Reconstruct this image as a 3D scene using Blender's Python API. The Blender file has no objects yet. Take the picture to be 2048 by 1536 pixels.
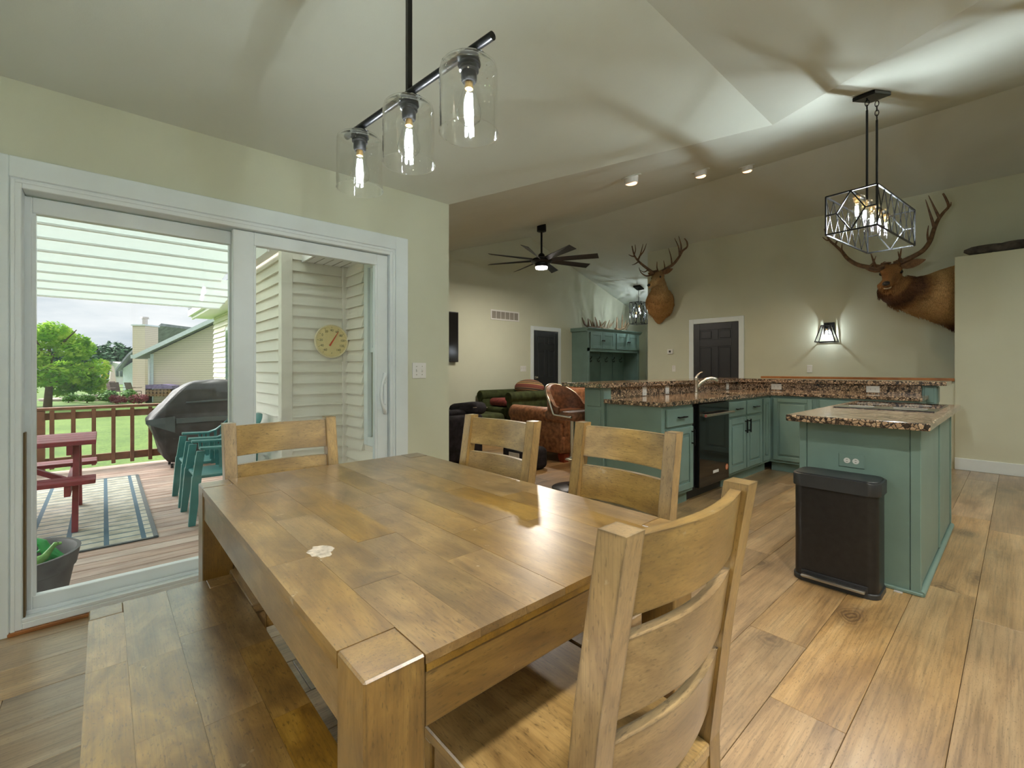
import bpy, bmesh, math, random
from mathutils import Vector, Matrix
random.seed(7)
C = bpy.context.scene.collection
sc = bpy.context.scene
PI = math.pi
# ---------------------------------------------------------------- camera
FPX, HOR, CAMH, ANG = 910.0, 737.0, 1.17, math.radians(48.1)
FW = Vector((math.cos(ANG), math.sin(ANG), 0)); RT = Vector((math.sin(ANG), -math.cos(ANG), 0))
cd = bpy.data.cameras.new('camera'); cam = bpy.data.objects.new('camera', cd); C.objects.link(cam)
cam.location = (0, 0, CAMH); cam.rotation_euler = (PI/2, 0, ANG - PI/2)
cd.sensor_width = 36; cd.lens = 36*FPX/2048; cd.shift_y = (HOR-768)/2048*1.0
cd.clip_start = 0.02; cd.clip_end = 500
sc.camera = cam
# ---------------------------------------------------------------- view
sc.view_settings.view_transform = 'Standard'; sc.view_settings.look = 'None'
sc.view_settings.exposure = 1.6; sc.view_settings.gamma = 1.0
sc.view_settings.use_curve_mapping = False
sc.cycles.use_denoising = True
sc.cycles.max_bounces = 7; sc.cycles.diffuse_bounces = 4; sc.cycles.glossy_bounces = 3; sc.cycles.transmission_bounces = 4; sc.cycles.transparent_max_bounces = 16
sc.cycles.use_adaptive_sampling = True; sc.cycles.adaptive_threshold = 0.09; sc.cycles.adaptive_min_samples = 16
sc.cycles.sample_clamp_indirect = 6
sc.cycles.caustics_reflective = False; sc.cycles.caustics_refractive = False
# ---------------------------------------------------------------- node helpers
def link(nt, a, b): nt.links.new(a, b)
def N(nt, t, ins=None, **props):
    n = nt.nodes.new(t)
    for k, v in props.items(): setattr(n, k, v)
    if ins:
        for k, v in ins.items():
            s = n.inputs[k]
            if isinstance(v, bpy.types.NodeSocket): nt.links.new(v, s)
            else: s.default_value = v
    return n
def c4(c): return (c[0], c[1], c[2], 1.0)
def ramp(nt, fac, stops, interp='LINEAR'):
    r = nt.nodes.new('ShaderNodeValToRGB'); r.color_ramp.interpolation = interp
    e = r.color_ramp.elements
    while len(e) < len(stops): e.new(0.5)
    for i, (p, c) in enumerate(stops):
        e[i].position = p; e[i].color = c4(c) if len(c) == 3 else c
    nt.links.new(fac, r.inputs['Fac']); return r.outputs['Color']
def mth(nt, op, a, b=None, c=None):
    n = nt.nodes.new('ShaderNodeMath'); n.operation = op
    for i, v in enumerate((a, b, c)):
        if v is None: continue
        if isinstance(v, bpy.types.NodeSocket): nt.links.new(v, n.inputs[i])
        else: n.inputs[i].default_value = v
    return n.outputs[0]
def mixc(nt, fac, a, b, mode='MIX'):
    n = nt.nodes.new('ShaderNodeMix'); n.data_type = 'RGBA'; n.blend_type = mode
    for k, v in ((0, fac), (6, a), (7, b)):
        s = n.inputs[k]
        if isinstance(v, bpy.types.NodeSocket): nt.links.new(v, s)
        else: s.default_value = v if not isinstance(v, tuple) else c4(v)
    return n.outputs[2]
def newmat(name):
    m = bpy.data.materials.new(name); m.use_nodes = True
    nt = m.node_tree; p = nt.nodes['Principled BSDF']; return m, nt, p
MATS = {}
def plain(name, col, rough=0.5, metal=0.0, var=0.06, scale=8.0, bump=0.0, bscale=200.0, spec=0.5, coat=0.0):
    """painted / moulded surface: base colour with faint mottling and fine relief"""
    m, nt, p = newmat(name)
    tc = N(nt, 'ShaderNodeTexCoord')
    nz = N(nt, 'ShaderNodeTexNoise', {'Vector': tc.outputs['Object'], 'Scale': scale, 'Detail': 4.0})
    lo = tuple(max(0, x*(1-var)) for x in col); hi = tuple(min(1, x*(1+var)) for x in col)
    colr = ramp(nt, nz.outputs['Fac'], [(0.3, lo), (0.7, hi)])
    link(nt, colr, p.inputs['Base Color'])
    p.inputs['Roughness'].default_value = rough; p.inputs['Metallic'].default_value = metal
    p.inputs['Specular IOR Level'].default_value = spec
    if coat: p.inputs['Coat Weight'].default_value = coat; p.inputs['Coat Roughness'].default_value = 0.1
    if bump:
        n2 = N(nt, 'ShaderNodeTexNoise', {'Vector': tc.outputs['Object'], 'Scale': bscale, 'Detail': 3.0})
        b = N(nt, 'ShaderNodeBump', {'Height': n2.outputs['Fac'], 'Strength': bump, 'Distance': 0.002})
        link(nt, b.outputs['Normal'], p.inputs['Normal'])
    MATS[name] = m; return m
def wood(name, axis, c_lo, c_mid, c_hi, rough=0.4, scale=3.0, knots=0.0, jitter=0.25, coat=0.0, knotc=(0.05, 0.028, 0.012), streak=0.5, spec=0.5, pores=0.0, stretch=0.13, cloud=(0.78, 1.12), coat_ior=1.5, coat_rough=0.18, nicks=0.0, edge=0.0):
    m, nt, p = newmat(name)
    tc = N(nt, 'ShaderNodeTexCoord'); oi = N(nt, 'ShaderNodeObjectInfo')
    off = N(nt, 'ShaderNodeVectorMath', {0: (13.7, 7.3, 19.1)}, operation='SCALE'); link(nt, mth(nt, 'MULTIPLY', oi.outputs['Random'], 9.0), off.inputs['Scale'])
    ad = N(nt, 'ShaderNodeVectorMath', {0: tc.outputs['Object'], 1: off.outputs[0]}, operation='ADD')
    st = [1.0, 1.0, 1.0]; st[axis] = stretch
    mp = N(nt, 'ShaderNodeMapping', {'Vector': ad.outputs[0], 'Scale': tuple(st)})
    n1 = N(nt, 'ShaderNodeTexNoise', {'Vector': mp.outputs[0], 'Scale': scale*3, 'Detail': 6.0, 'Roughness': 0.62, 'Distortion': 0.9})
    st2 = [1.0, 1.0, 1.0]; st2[axis] = 0.03
    mp2 = N(nt, 'ShaderNodeMapping', {'Vector': ad.outputs[0], 'Scale': tuple(st2)})
    n2 = N(nt, 'ShaderNodeTexNoise', {'Vector': mp2.outputs[0], 'Scale': scale*45, 'Detail': 3.0, 'Roughness': 0.7})
    base = ramp(nt, n1.outputs['Fac'], [(0.28, c_lo), (0.5, c_mid), (0.72, c_hi)])
    fine = ramp(nt, n2.outputs['Fac'], [(0.30, (1-streak,)*3), (0.55, (1, 1, 1))])
    col = mixc(nt, 1.0, base, fine, 'MULTIPLY')
    n4 = N(nt, 'ShaderNodeTexNoise', {'Vector': ad.outputs[0], 'Scale': scale*1.3, 'Detail': 3.0})
    col = mixc(nt, 1.0, col, ramp(nt, n4.outputs['Fac'], [(0.3, (cloud[0],)*3), (0.65, (cloud[1],)*3)]), 'MULTIPLY')
    if knots:
        st3 = [1.0, 1.0, 1.0]; st3[axis] = 0.5
        nd = N(nt, 'ShaderNodeTexNoise', {'Vector': ad.outputs[0], 'Scale': 7.0, 'Detail': 2.0})
        dd = N(nt, 'ShaderNodeVectorMath', {0: nd.outputs['Color'], 1: (0.10, 0.10, 0.10)}, operation='MULTIPLY')
        a2 = N(nt, 'ShaderNodeVectorMath', {0: ad.outputs[0], 1: dd.outputs[0]}, operation='ADD')
        mp3 = N(nt, 'ShaderNodeMapping', {'Vector': a2.outputs[0], 'Scale': tuple(st3)})
        vo = N(nt, 'ShaderNodeTexVoronoi', {'Vector': mp3.outputs[0], 'Scale': 4.2})
        sep = N(nt, 'ShaderNodeSeparateColor', {'Color': vo.outputs['Color']})
        sel = mth(nt, 'LESS_THAN', sep.outputs[0], knots)
        k = ramp(nt, vo.outputs['Distance'], [(0.0, (1, 1, 1)), (0.13, (0.8, 0.8, 0.8)), (0.34, (0, 0, 0))])
        kk = mth(nt, 'MULTIPLY', sel, k)
        ring = N(nt, 'ShaderNodeMath', {0: vo.outputs['Distance'], 1: 95.0}, operation='MULTIPLY')
        rs = mth(nt, 'SINE', ring.outputs[0]); rs = mth(nt, 'MULTIPLY_ADD', rs, 0.3, 0.7)
        col = mixc(nt, mth(nt, 'MULTIPLY', mth(nt, 'MULTIPLY', kk, rs), 0.95), col, knotc)
    if pores:
        st4 = [1.0, 1.0, 1.0]; st4[axis] = 0.25
        mp4 = N(nt, 'ShaderNodeMapping', {'Vector': ad.outputs[0], 'Scale': tuple(st4)})
        n5 = N(nt, 'ShaderNodeTexNoise', {'Vector': mp4.outputs[0], 'Scale': 260.0, 'Detail': 2.0})
        pf = ramp(nt, n5.outputs['Fac'], [(0.60, (0, 0, 0)), (0.70, (1, 1, 1))])
        col = mixc(nt, mth(nt, 'MULTIPLY', pf, pores), col, tuple(x*0.3 for x in c_lo))
    if nicks:
        n6 = N(nt, 'ShaderNodeTexNoise', {'Vector': ad.outputs[0], 'Scale': 34.0, 'Detail': 3.0})
        n7 = N(nt, 'ShaderNodeTexNoise', {'Vector': ad.outputs[0], 'Scale': 3.5, 'Detail': 1.0})
        wf = mth(nt, 'MULTIPLY', ramp(nt, n6.outputs['Fac'], [(0.70, (0, 0, 0)), (0.74, (1, 1, 1))]), ramp(nt, n7.outputs['Fac'], [(0.45, (0, 0, 0)), (0.6, (1, 1, 1))]))
        col = mixc(nt, mth(nt, 'MULTIPLY', wf, nicks), col, (0.42, 0.34, 0.22))
    if edge:
        bv = N(nt, 'ShaderNodeBevel', {'Radius': 0.007}, samples=3); ge = N(nt, 'ShaderNodeNewGeometry')
        dt = N(nt, 'ShaderNodeVectorMath', {0: bv.outputs[0], 1: ge.outputs['Normal']}, operation='DOT_PRODUCT')
        n8 = N(nt, 'ShaderNodeTexNoise', {'Vector': tc.outputs['Object'], 'Scale': 14.0, 'Detail': 3.0})
        ef = mth(nt, 'MULTIPLY', ramp(nt, dt.outputs['Value'], [(0.88, (1, 1, 1)), (0.985, (0, 0, 0))]), ramp(nt, n8.outputs['Fac'], [(0.36, (0.1, 0.1, 0.1)), (0.54, (1, 1, 1))]))
        col = mixc(nt, mth(nt, 'MULTIPLY', ef, edge), col, (0.025, 0.016, 0.009))
    hs = N(nt, 'ShaderNodeHueSaturation', {'Color': col})
    link(nt, mth(nt, 'MULTIPLY_ADD', oi.outputs['Random'], jitter, 1-jitter/2), hs.inputs['Value'])
    r2 = mth(nt, 'FRACT', mth(nt, 'MULTIPLY', oi.outputs['Random'], 17.3))
    link(nt, mth(nt, 'MULTIPLY_ADD', r2, 0.22, 0.88), hs.inputs['Saturation'])
    link(nt, hs.outputs['Color'], p.inputs['Base Color'])
    rr = ramp(nt, n1.outputs['Fac'], [(0.3, (rough*1.2,)*3), (0.7, (rough*0.85,)*3)])
    link(nt, rr, p.inputs['Roughness']); p.inputs['Specular IOR Level'].default_value = spec
    if coat: p.inputs['Coat Weight'].default_value = coat; p.inputs['Coat Roughness'].default_value = coat_rough; p.inputs['Coat IOR'].default_value = coat_ior
    b = N(nt, 'ShaderNodeBump', {'Height': n2.outputs['Fac'], 'Strength': 0.12, 'Distance': 0.001})
    link(nt, b.outputs['Normal'], p.inputs['Normal'])
    MATS[name] = m; return m
def thin_glass(name, tint=(0.96, 0.98, 0.97), refl=1.0, rough=0.0, seeds=0.0, dirt=0.0):
    m, nt, p = newmat(name); nt.nodes.remove(p); out = nt.nodes['Material Output']
    tr = N(nt, 'ShaderNodeBsdfTransparent', {'Color': c4(tint)})
    gl = N(nt, 'ShaderNodeBsdfGlossy', {'Color': (1, 1, 1, 1), 'Roughness': rough})
    lw = N(nt, 'ShaderNodeLayerWeight', {'Blend': 0.5})
    fac = mth(nt, 'MULTIPLY', mth(nt, 'MULTIPLY_ADD', mth(nt, 'POWER', lw.outputs['Facing'], 3.5), 0.85, 0.022), refl)
    if seeds:
        tc = N(nt, 'ShaderNodeTexCoord')
        vo = N(nt, 'ShaderNodeTexVoronoi', {'Vector': tc.outputs['Object'], 'Scale': 75.0})
        sp = N(nt, 'ShaderNodeSeparateColor', {'Color': vo.outputs['Color']})
        sd = mth(nt, 'MULTIPLY', mth(nt, 'LESS_THAN', vo.outputs['Distance'], 0.16), mth(nt, 'LESS_THAN', sp.outputs[1], 0.22))
        fac = mth(nt, 'ADD', fac, mth(nt, 'MULTIPLY', sd, seeds))
    mx = N(nt, 'ShaderNodeMixShader'); link(nt, fac, mx.inputs[0]); link(nt, tr.outputs[0], mx.inputs[1]); link(nt, gl.outputs[0], mx.inputs[2])
    res = mx.outputs[0]
    if dirt:
        tc = N(nt, 'ShaderNodeTexCoord')
        nz = N(nt, 'ShaderNodeTexNoise', {'Vector': tc.outputs['Object'], 'Scale': 3.0, 'Detail': 5.0})
        df = N(nt, 'ShaderNodeBsdfDiffuse', {'Color': (0.8, 0.8, 0.78, 1)})
        m2 = N(nt, 'ShaderNodeMixShader'); link(nt, mth(nt, 'MULTIPLY', ramp(nt, nz.outputs['Fac'], [(0.5, (0, 0, 0)), (0.8, (1, 1, 1))]), dirt), m2.inputs[0])
        link(nt, res, m2.inputs[1]); link(nt, df.outputs[0], m2.inputs[2]); res = m2.outputs[0]
    link(nt, res, out.inputs['Surface']); MATS[name] = m; return m
def emit(name, col, strength):
    m, nt, p = newmat(name); p.inputs['Base Color'].default_value = c4(col)
    p.inputs['Emission Color'].default_value = c4(col); p.inputs['Emission Strength'].default_value = strength
    MATS[name] = m; return m
# ---------------------------------------------------------------- world: overcast sky with soft cloud bands
W = bpy.data.worlds.new('sky'); sc.world = W; W.use_nodes = True
wn = W.node_tree; bg = wn.nodes['Background']
tcw = N(wn, 'ShaderNodeTexCoord')
mpw = N(wn, 'ShaderNodeMapping', {'Vector': tcw.outputs['Generated'], 'Scale': (1.6, 1.6, 7.0)})
nw = N(wn, 'ShaderNodeTexNoise', {'Vector': mpw.outputs[0], 'Scale': 2.6, 'Detail': 6.0, 'Roughness': 0.55})
colw = ramp(wn, nw.outputs['Fac'], [(0.34, (0.60, 0.68, 0.74)), (0.50, (0.80, 0.85, 0.88)), (0.64, (0.95, 0.97, 0.98))])
link(wn, colw, bg.inputs['Color']); bg.inputs['Strength'].default_value = 0.36
sun_d = bpy.data.lights.new('soft_sun', 'SUN'); sun_d.energy = 3.2; sun_d.angle = math.radians(60); sun_d.color = (1.0, 0.97, 0.92)
sun = bpy.data.objects.new('soft_sun', sun_d); C.objects.link(sun); sun.rotation_euler = (math.radians(48), 0, math.radians(-140))
# ---------------------------------------------------------------- mesh helpers
class B:
    """collects shapes in one bmesh"""
    def __init__(s): s.bm = bmesh.new()
    def _bev(s, verts, bev, seg):
        if bev <= 0: return
        es = list({e for v in verts for e in v.link_edges})
        bmesh.ops.bevel(s.bm, geom=es, offset=bev, segments=seg, affect='EDGES', profile=0.5)
    def hull8(s, pts, bev=0, seg=1):
        v = [s.bm.verts.new(p) for p in pts]
        for f in ((3, 2, 1, 0), (4, 5, 6, 7), (0, 1, 5, 4), (1, 2, 6, 5), (2, 3, 7, 6), (3, 0, 4, 7)):
            s.bm.faces.new([v[i] for i in f])
        s._bev(v, bev, seg); return s
    def box(s, x0, x1, y0, y1, z0, z1, bev=0, seg=1, T=None):
        if T:
            a = T(x0, y0, z0); b = T(x1, y1, z1)
            x0, x1 = sorted((a[0], b[0])); y0, y1 = sorted((a[1], b[1])); z0, z1 = sorted((a[2], b[2]))
        return s.hull8([(x0, y0, z0), (x1, y0, z0), (x1, y1, z0), (x0, y1, z0), (x0, y0, z1), (x1, y0, z1), (x1, y1, z1), (x0, y1, z1)], bev, seg)
    def obox(s, p0, p1, w, h, up=(0, 0, 1), bev=0, seg=1):
        """bar from p0 to p1, w wide, h along up"""
        p0 = Vector(p0); p1 = Vector(p1); d = (p1-p0).normalized(); u = Vector(up)
        if abs(d.dot(u)) > 0.98: u = Vector((1, 0, 0))
        r = d.cross(u).normalized(); u = r.cross(d).normalized()
        q = []
        for p in (p0, p1):
            for a, b in ((-1, -1), (1, -1), (1, 1), (-1, 1)): q.append(p + r*(a*w/2) + u*(b*h/2))
        return s.hull8(q, bev, seg)
    def prism(s, poly, axis, lo, hi, bev=0, seg=1):
        """poly: 2-d points in the plane perpendicular to axis"""
        def mk(p, t):
            return {'x': (t, p[0], p[1]), 'y': (p[0], t, p[1]), 'z': (p[0], p[1], t)}[axis]
        a = [s.bm.verts.new(mk(p, lo)) for p in poly]; b = [s.bm.verts.new(mk(p, hi)) for p in poly]
        n = len(poly)
        s.bm.faces.new(a[::-1]); s.bm.faces.new(b)
        for i in range(n): s.bm.faces.new((a[i], a[(i+1) % n], b[(i+1) % n], b[i]))
        s._bev(a+b, bev, seg); return s
    def poly(s, pts): s.bm.faces.new([s.bm.verts.new(p) for p in pts]); return s
    def cyl(s, p0, p1, r0, r1=None, n=14, cap=True):
        return s.tube([p0, p1], [r0, r0 if r1 is None else r1], n, cap)
    def rings(s, rs, closed=False, cap=True):
        vs = [[s.bm.verts.new(p) for p in r] for r in rs]
        n = len(vs[0])
        for i in range(len(vs)-1 if not closed else len(vs)):
            a, b = vs[i], vs[(i+1) % len(vs)]
            for j in range(n): s.bm.faces.new((a[j], a[(j+1) % n], b[(j+1) % n], b[j]))
        if cap and not closed:
            s.bm.faces.new(vs[0][::-1]); s.bm.faces.new(vs[-1])
        return s
    def tube(s, pts, radii, n=8, cap=True, closed=False):
        pts = [Vector(p) for p in pts]
        if not isinstance(radii, (list, tuple)): radii = [radii]*len(pts)
        rs = []; u = None; m = len(pts)
        for i, p in enumerate(pts):
            if closed: t = pts[(i+1) % m]-pts[i-1]
            else: t = (pts[min(i+1, m-1)]-pts[max(i-1, 0)])
            t = t.normalized() if t.length > 1e-9 else Vector((0, 0, 1))
            if u is None:
                u = Vector((0, 0, 1)) if abs(t.z) < 0.9 else Vector((1, 0, 0))
            u = (u-t*u.dot(t)).normalized(); v = t.cross(u)
            r = radii[i]
            rs.append([p+u*(r*math.cos(a))+v*(r*math.sin(a)) for a in (2*PI*j/n for j in range(n))])
        return s.rings(rs, closed, cap)
    def loft(s, secs, n=20, up=(0, 0, 1)):
        """secs: (centre, horizontal radius, vertical radius); body along the path of centres"""
        cs = [Vector(q[0]) for q in secs]; rs = []
        for i, q in enumerate(secs):
            t = (cs[min(i+1, len(cs)-1)]-cs[max(i-1, 0)]).normalized(); u = Vector(up)
            r = t.cross(u).normalized(); u = r.cross(t).normalized()
            rs.append([cs[i]+r*(q[1]*math.cos(a))+u*(q[2]*math.sin(a)) for a in (2*PI*j/n for j in range(n))])
        return s.rings(rs)
    def lathe(s, prof, c=(0, 0, 0), n=24, cap=True, sy=1.0):
        rs = [[(c[0]+r*math.cos(a), c[1]+sy*r*math.sin(a), c[2]+z) for a in (2*PI*j/n for j in range(n))] for r, z in prof]
        return s.rings(rs, False, cap)
    def ball(s, c, r, sx=1, sy=1, sz=1, u=14, v=9):
        m = Matrix.Translation(c) @ Matrix.Diagonal((sx, sy, sz, 1))
        bmesh.ops.create_uvsphere(s.bm, u_segments=u, v_segments=v, radius=r, matrix=m); return s
    def xform(s, M): bmesh.ops.transform(s.bm, matrix=M, verts=s.bm.verts); return s
def origin(o):
    v = Vector((0, 0, 0))
    while o is not None: v = v+o.location; o = o.parent
    return v
def obj(name, b, mat, parent=None, world=True, smooth=None, sub=0, loc=None):
    me = bpy.data.meshes.new(name); bm = b.bm
    bmesh.ops.recalc_face_normals(bm, faces=bm.faces)
    if parent is not None and world: bmesh.ops.translate(bm, verts=bm.verts, vec=-origin(parent))
    if loc is not None: bmesh.ops.translate(bm, verts=bm.verts, vec=-Vector(loc))
    bm.to_mesh(me); bm.free()
    if smooth is not None:
        me.shade_smooth(); me.set_sharp_from_angle(angle=math.radians(smooth))
    o = bpy.data.objects.new(name, me); C.objects.link(o)
    if mat is not None: me.materials.append(MATS[mat] if isinstance(mat, str) else mat)
    if parent is not None: o.parent = parent
    if loc is not None: o.location = loc
    if sub:
        md = o.modifiers.new('soft', 'SUBSURF'); md.levels = sub; md.render_levels = sub
    return o
def tag(o, label, cat, group=None):
    o['label'] = label; o['category'] = cat
    if group: o['group'] = group
    return o
def thing(name, label, cat, loc=(0, 0, 0), rotz=0.0, group=None):
    o = bpy.data.objects.new(name, None); C.objects.link(o); o.empty_display_size = 0.1
    o.location = loc; o.rotation_euler = (0, 0, rotz); return tag(o, label, cat, group)
def struct(name, b, mat, smooth=None, label=None):
    o = obj(name, b, mat, smooth=smooth); o['kind'] = 'structure'
    if label: o['label'] = label
    return o
def stuff(o): o['kind'] = 'stuff'; return o
def inst(src, name, parent, loc=(0, 0, 0), rot=(0, 0, 0), scale=None):
    o = src.copy(); o.name = name; C.objects.link(o); o.parent = parent; o.location = loc; o.rotation_euler = rot
    if scale: o.scale = scale
    return o
def dup(root, loc, rotz, label, group=None):
    r = root.copy(); C.objects.link(r); r.location = loc; r.rotation_euler = (0, 0, rotz); r['label'] = label
    if group: r['group'] = group
    for ch in root.children:
        c = ch.copy(); C.objects.link(c); c.parent = r
        for g in ch.children:
            d = g.copy(); C.objects.link(d); d.parent = c
    return r
def point(parent, loc, power, col=(1, 1, 1), radius=0.02, name='bulb_light'):
    d = bpy.data.lights.new(name, 'POINT'); d.energy = power; d.color = col; d.shadow_soft_size = radius
    o = bpy.data.objects.new(name, d); C.objects.link(o); o.parent = parent; o.location = Vector(loc)-origin(parent); return o
def rayp(px, py):
    return RT*((px-1024)/FPX)+FW+Vector((0, 0, (HOR-py)/FPX))
O = Vector((0, 0, CAMH))
def atX(px, py, x): r = rayp(px, py); return O+r*(x/r.x)
def atY(px, py, y): r = rayp(px, py); return O+r*(y/r.y)
def atD(px, py, d): return O+rayp(px, py)*d
def ground(px, d, z): v = O+rayp(px, HOR)*d; v.z = z; return v
TY = lambda y0: (lambda u, n, z: (u, y0-n, z))      # face looking to -Y
TX = lambda x0: (lambda u, n, z: (x0-n, u, z))      # face looking to -X
# ---------------------------------------------------------------- materials
plain('wall_paint', (0.57, 0.59, 0.455), 0.75, var=0.02, scale=3, bump=0.15, bscale=260, spec=0.25)
plain('ceiling_paint', (0.56, 0.595, 0.52), 0.85, var=0.02, scale=3, bump=0.15, bscale=200, spec=0.2)
plain('white_trim', (0.70, 0.77, 0.77), 0.4, var=0.02)
plain('vinyl_white', (0.74, 0.80, 0.80), 0.35, var=0.02)
plain('dark_gap', (0.02, 0.02, 0.018), 0.7)
plain('bronze_seal', (0.16, 0.10, 0.035), 0.6)
plain('black_metal', (0.012, 0.012, 0.012), 0.38, metal=0.6, var=0.1)
plain('black_paint', (0.02, 0.021, 0.024), 0.4, var=0.1)
plain('door_black', (0.022, 0.024, 0.028), 0.42, var=0.08)
plain('green_paint', (0.175, 0.272, 0.237), 0.45, var=0.07, scale=5, bump=0.1, bscale=90)
plain('steel', (0.62, 0.58, 0.52), 0.25, metal=1.0, var=0.05)
plain('brass', (0.65, 0.42, 0.16), 0.3, metal=1.0, var=0.05)
plain('black_gloss', (0.008, 0.008, 0.008), 0.06, var=0.0, spec=0.6)
plain('cooktop_glass', (0.01, 0.01, 0.01), 0.03, var=0.0, spec=0.9)
plain('plate_white', (0.72, 0.72, 0.68), 0.35, var=0.02)
plain('vent_grey', (0.28, 0.26, 0.22), 0.6)
plain('bin_black', (0.022, 0.021, 0.021), 0.36, metal=0.35, var=0.18, scale=30, bump=0.05)
plain('bin_lid', (0.028, 0.031, 0.034), 0.42, var=0.1)
plain('pedal_metal', (0.42, 0.40, 0.37), 0.3, metal=1.0)
plain('siding_vinyl', (0.82, 0.78, 0.68), 0.5, var=0.03, scale=4, bump=0.12, bscale=60)
plain('siding_trim', (0.80, 0.76, 0.67), 0.5, var=0.03)
plain('soffit_white', (0.80, 0.80, 0.78), 0.5, var=0.02)
plain('cover_white', (0.80, 0.82, 0.80), 0.45, var=0.02)
plain('rail_stain', (0.20, 0.085, 0.045), 0.65, var=0.25, scale=12, bump=0.3, bscale=60)
plain('picnic_red', (0.25, 0.025, 0.04), 0.5, var=0.25, scale=20, bump=0.2, bscale=80)
plain('plastic_green', (0.065, 0.235, 0.235), 0.42, var=0.15, scale=10)
plain('grill_cover', (0.036, 0.038, 0.040), 0.5, var=0.5, scale=6, bump=1.0, bscale=9)
plain('grill_cover_panel', (0.07, 0.09, 0.095), 0.42, var=0.12, scale=6, bump=0.4, bscale=10)
plain('pot_grey', (0.10, 0.10, 0.105), 0.6, var=0.3, scale=9, bump=0.3, bscale=50)
plain('soil', (0.10, 0.05, 0.03), 0.95, var=0.5, scale=60, bump=1.0, bscale=90)
plain('toy_green', (0.03, 0.36, 0.09), 0.4, var=0.15)
plain('toy_lightgreen', (0.22, 0.48, 0.13), 0.45, var=0.3, scale=40)
plain('toy_yellow', (0.7, 0.35, 0.02), 0.45, var=0.1)
plain('dial_cream', (0.80, 0.66, 0.33), 0.4, var=0.05, scale=12)
plain('dial_rim', (0.80, 0.70, 0.45), 0.35, var=0.03)
plain('ink', (0.02, 0.018, 0.015), 0.6)
plain('needle_red', (0.62, 0.07, 0.02), 0.45)
plain('leather', (0.27, 0.112, 0.048), 0.52, var=0.55, scale=22, bump=0.7, bscale=120)
plain('stool_leather', (0.20, 0.085, 0.042), 0.5, var=0.5, scale=30, bump=0.6, bscale=120)
plain('foot_wood', (0.20, 0.03, 0.012), 0.3)
plain('velvet_green', (0.036, 0.044, 0.014), 0.85, var=0.45, scale=9, bump=0.3, bscale=200, spec=0.2)
plain('velvet_red', (0.16, 0.025, 0.02), 0.8, var=0.4, scale=20)
plain('plush_dark', (0.020, 0.019, 0.024), 0.9, var=0.5, scale=12, bump=0.7, bscale=70, spec=0.2)
plain('piping_light', (0.45, 0.40, 0.33), 0.7)
plain('paper', (0.55, 0.53, 0.50), 0.8, var=0.1)
plain('antler', (0.13, 0.072, 0.034), 0.5, var=0.5, scale=25, bump=0.8, bscale=60)
plain('antler_pale', (0.30, 0.19, 0.10), 0.55, var=0.4, scale=18, bump=0.6, bscale=60)
plain('ivory', (0.50, 0.40, 0.26), 0.45, var=0.1)
plain('eye_dark', (0.006, 0.004, 0.003), 0.05, var=0)
plain('nose_black', (0.012, 0.010, 0.010), 0.35, var=0.1, bump=0.3, bscale=150)
plain('ear_fur', (0.20, 0.11, 0.055), 0.9, var=0.3, scale=30, bump=0.5, bscale=120)
plain('pale_fur', (0.45, 0.34, 0.22), 0.9, var=0.2, scale=30)
plain('driftwood', (0.055, 0.048, 0.040), 0.85, var=0.6, scale=14, bump=1.2, bscale=30)
plain('house_trim', (0.62, 0.70, 0.74), 0.5)
plain('roof_shingle', (0.27, 0.29, 0.33), 0.9, var=0.25, scale=3)
plain('stone_block', (0.34, 0.28, 0.25), 0.9, var=0.3, scale=4, bump=0.5, bscale=20)
plain('mulch', (0.20, 0.10, 0.085), 0.95, var=0.5, scale=9)
plain('umbrella_cloth', (0.62, 0.58, 0.52), 0.8, var=0.06)
plain('umbrella_yellow', (0.75, 0.45, 0.03), 0.8, var=0.06)
plain('patio_brown', (0.14, 0.10, 0.085), 0.7, var=0.2)
plain('tarp_purple', (0.25, 0.20, 0.36), 0.6, var=0.3, scale=6)
plain('bark', (0.13, 0.085, 0.05), 0.9, var=0.3, scale=10, bump=0.8, bscale=20)
plain('leaf_hedge', (0.10, 0.26, 0.025), 0.7, var=0.5, scale=30)
plain('leaf_red', (0.26, 0.045, 0.06), 0.7, var=0.4, scale=20)
plain('leaf_far', (0.055, 0.14, 0.06), 0.8, var=0.3, scale=1)
plain('house_white', (0.72, 0.72, 0.72), 0.6, var=0.05)
plain('window_glass', (0.10, 0.13, 0.14), 0.06, var=0.1, spec=0.8)
plain('tv_screen', (0.010, 0.009, 0.009), 0.12, var=0)
plain('orange_sticker', (0.75, 0.22, 0.08), 0.5)
plain('red_badge', (0.5, 0.02, 0.02), 0.35)
plain('oak_cap', (0.33, 0.13, 0.035), 0.35, var=0.3, scale=6)
plain('sink_white', (0.66, 0.62, 0.55), 0.25, var=0.03)
plain('chalk_mark', (0.44, 0.38, 0.29), 0.5, var=0.35, scale=70)
# leaves that let light through
m, nt, p = newmat('leaf_green'); MATS['leaf_green'] = m
oi = N(nt, 'ShaderNodeTexCoord'); nz = N(nt, 'ShaderNodeTexNoise', {'Vector': oi.outputs['Object'], 'Scale': 1.6, 'Detail': 5.0})
lc = ramp(nt, nz.outputs['Fac'], [(0.33, (0.13, 0.34, 0.04)), (0.5, (0.32, 0.56, 0.07)), (0.68, (0.60, 0.74, 0.14))])
df = N(nt, 'ShaderNodeBsdfDiffuse', {'Color': lc}); tl = N(nt, 'ShaderNodeBsdfTranslucent', {'Color': lc}); mx = N(nt, 'ShaderNodeMixShader', {0: 0.4})
link(nt, df.outputs[0], mx.inputs[1]); link(nt, tl.outputs[0], mx.inputs[2]); link(nt, mx.outputs[0], nt.nodes['Material Output'].inputs['Surface'])
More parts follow.
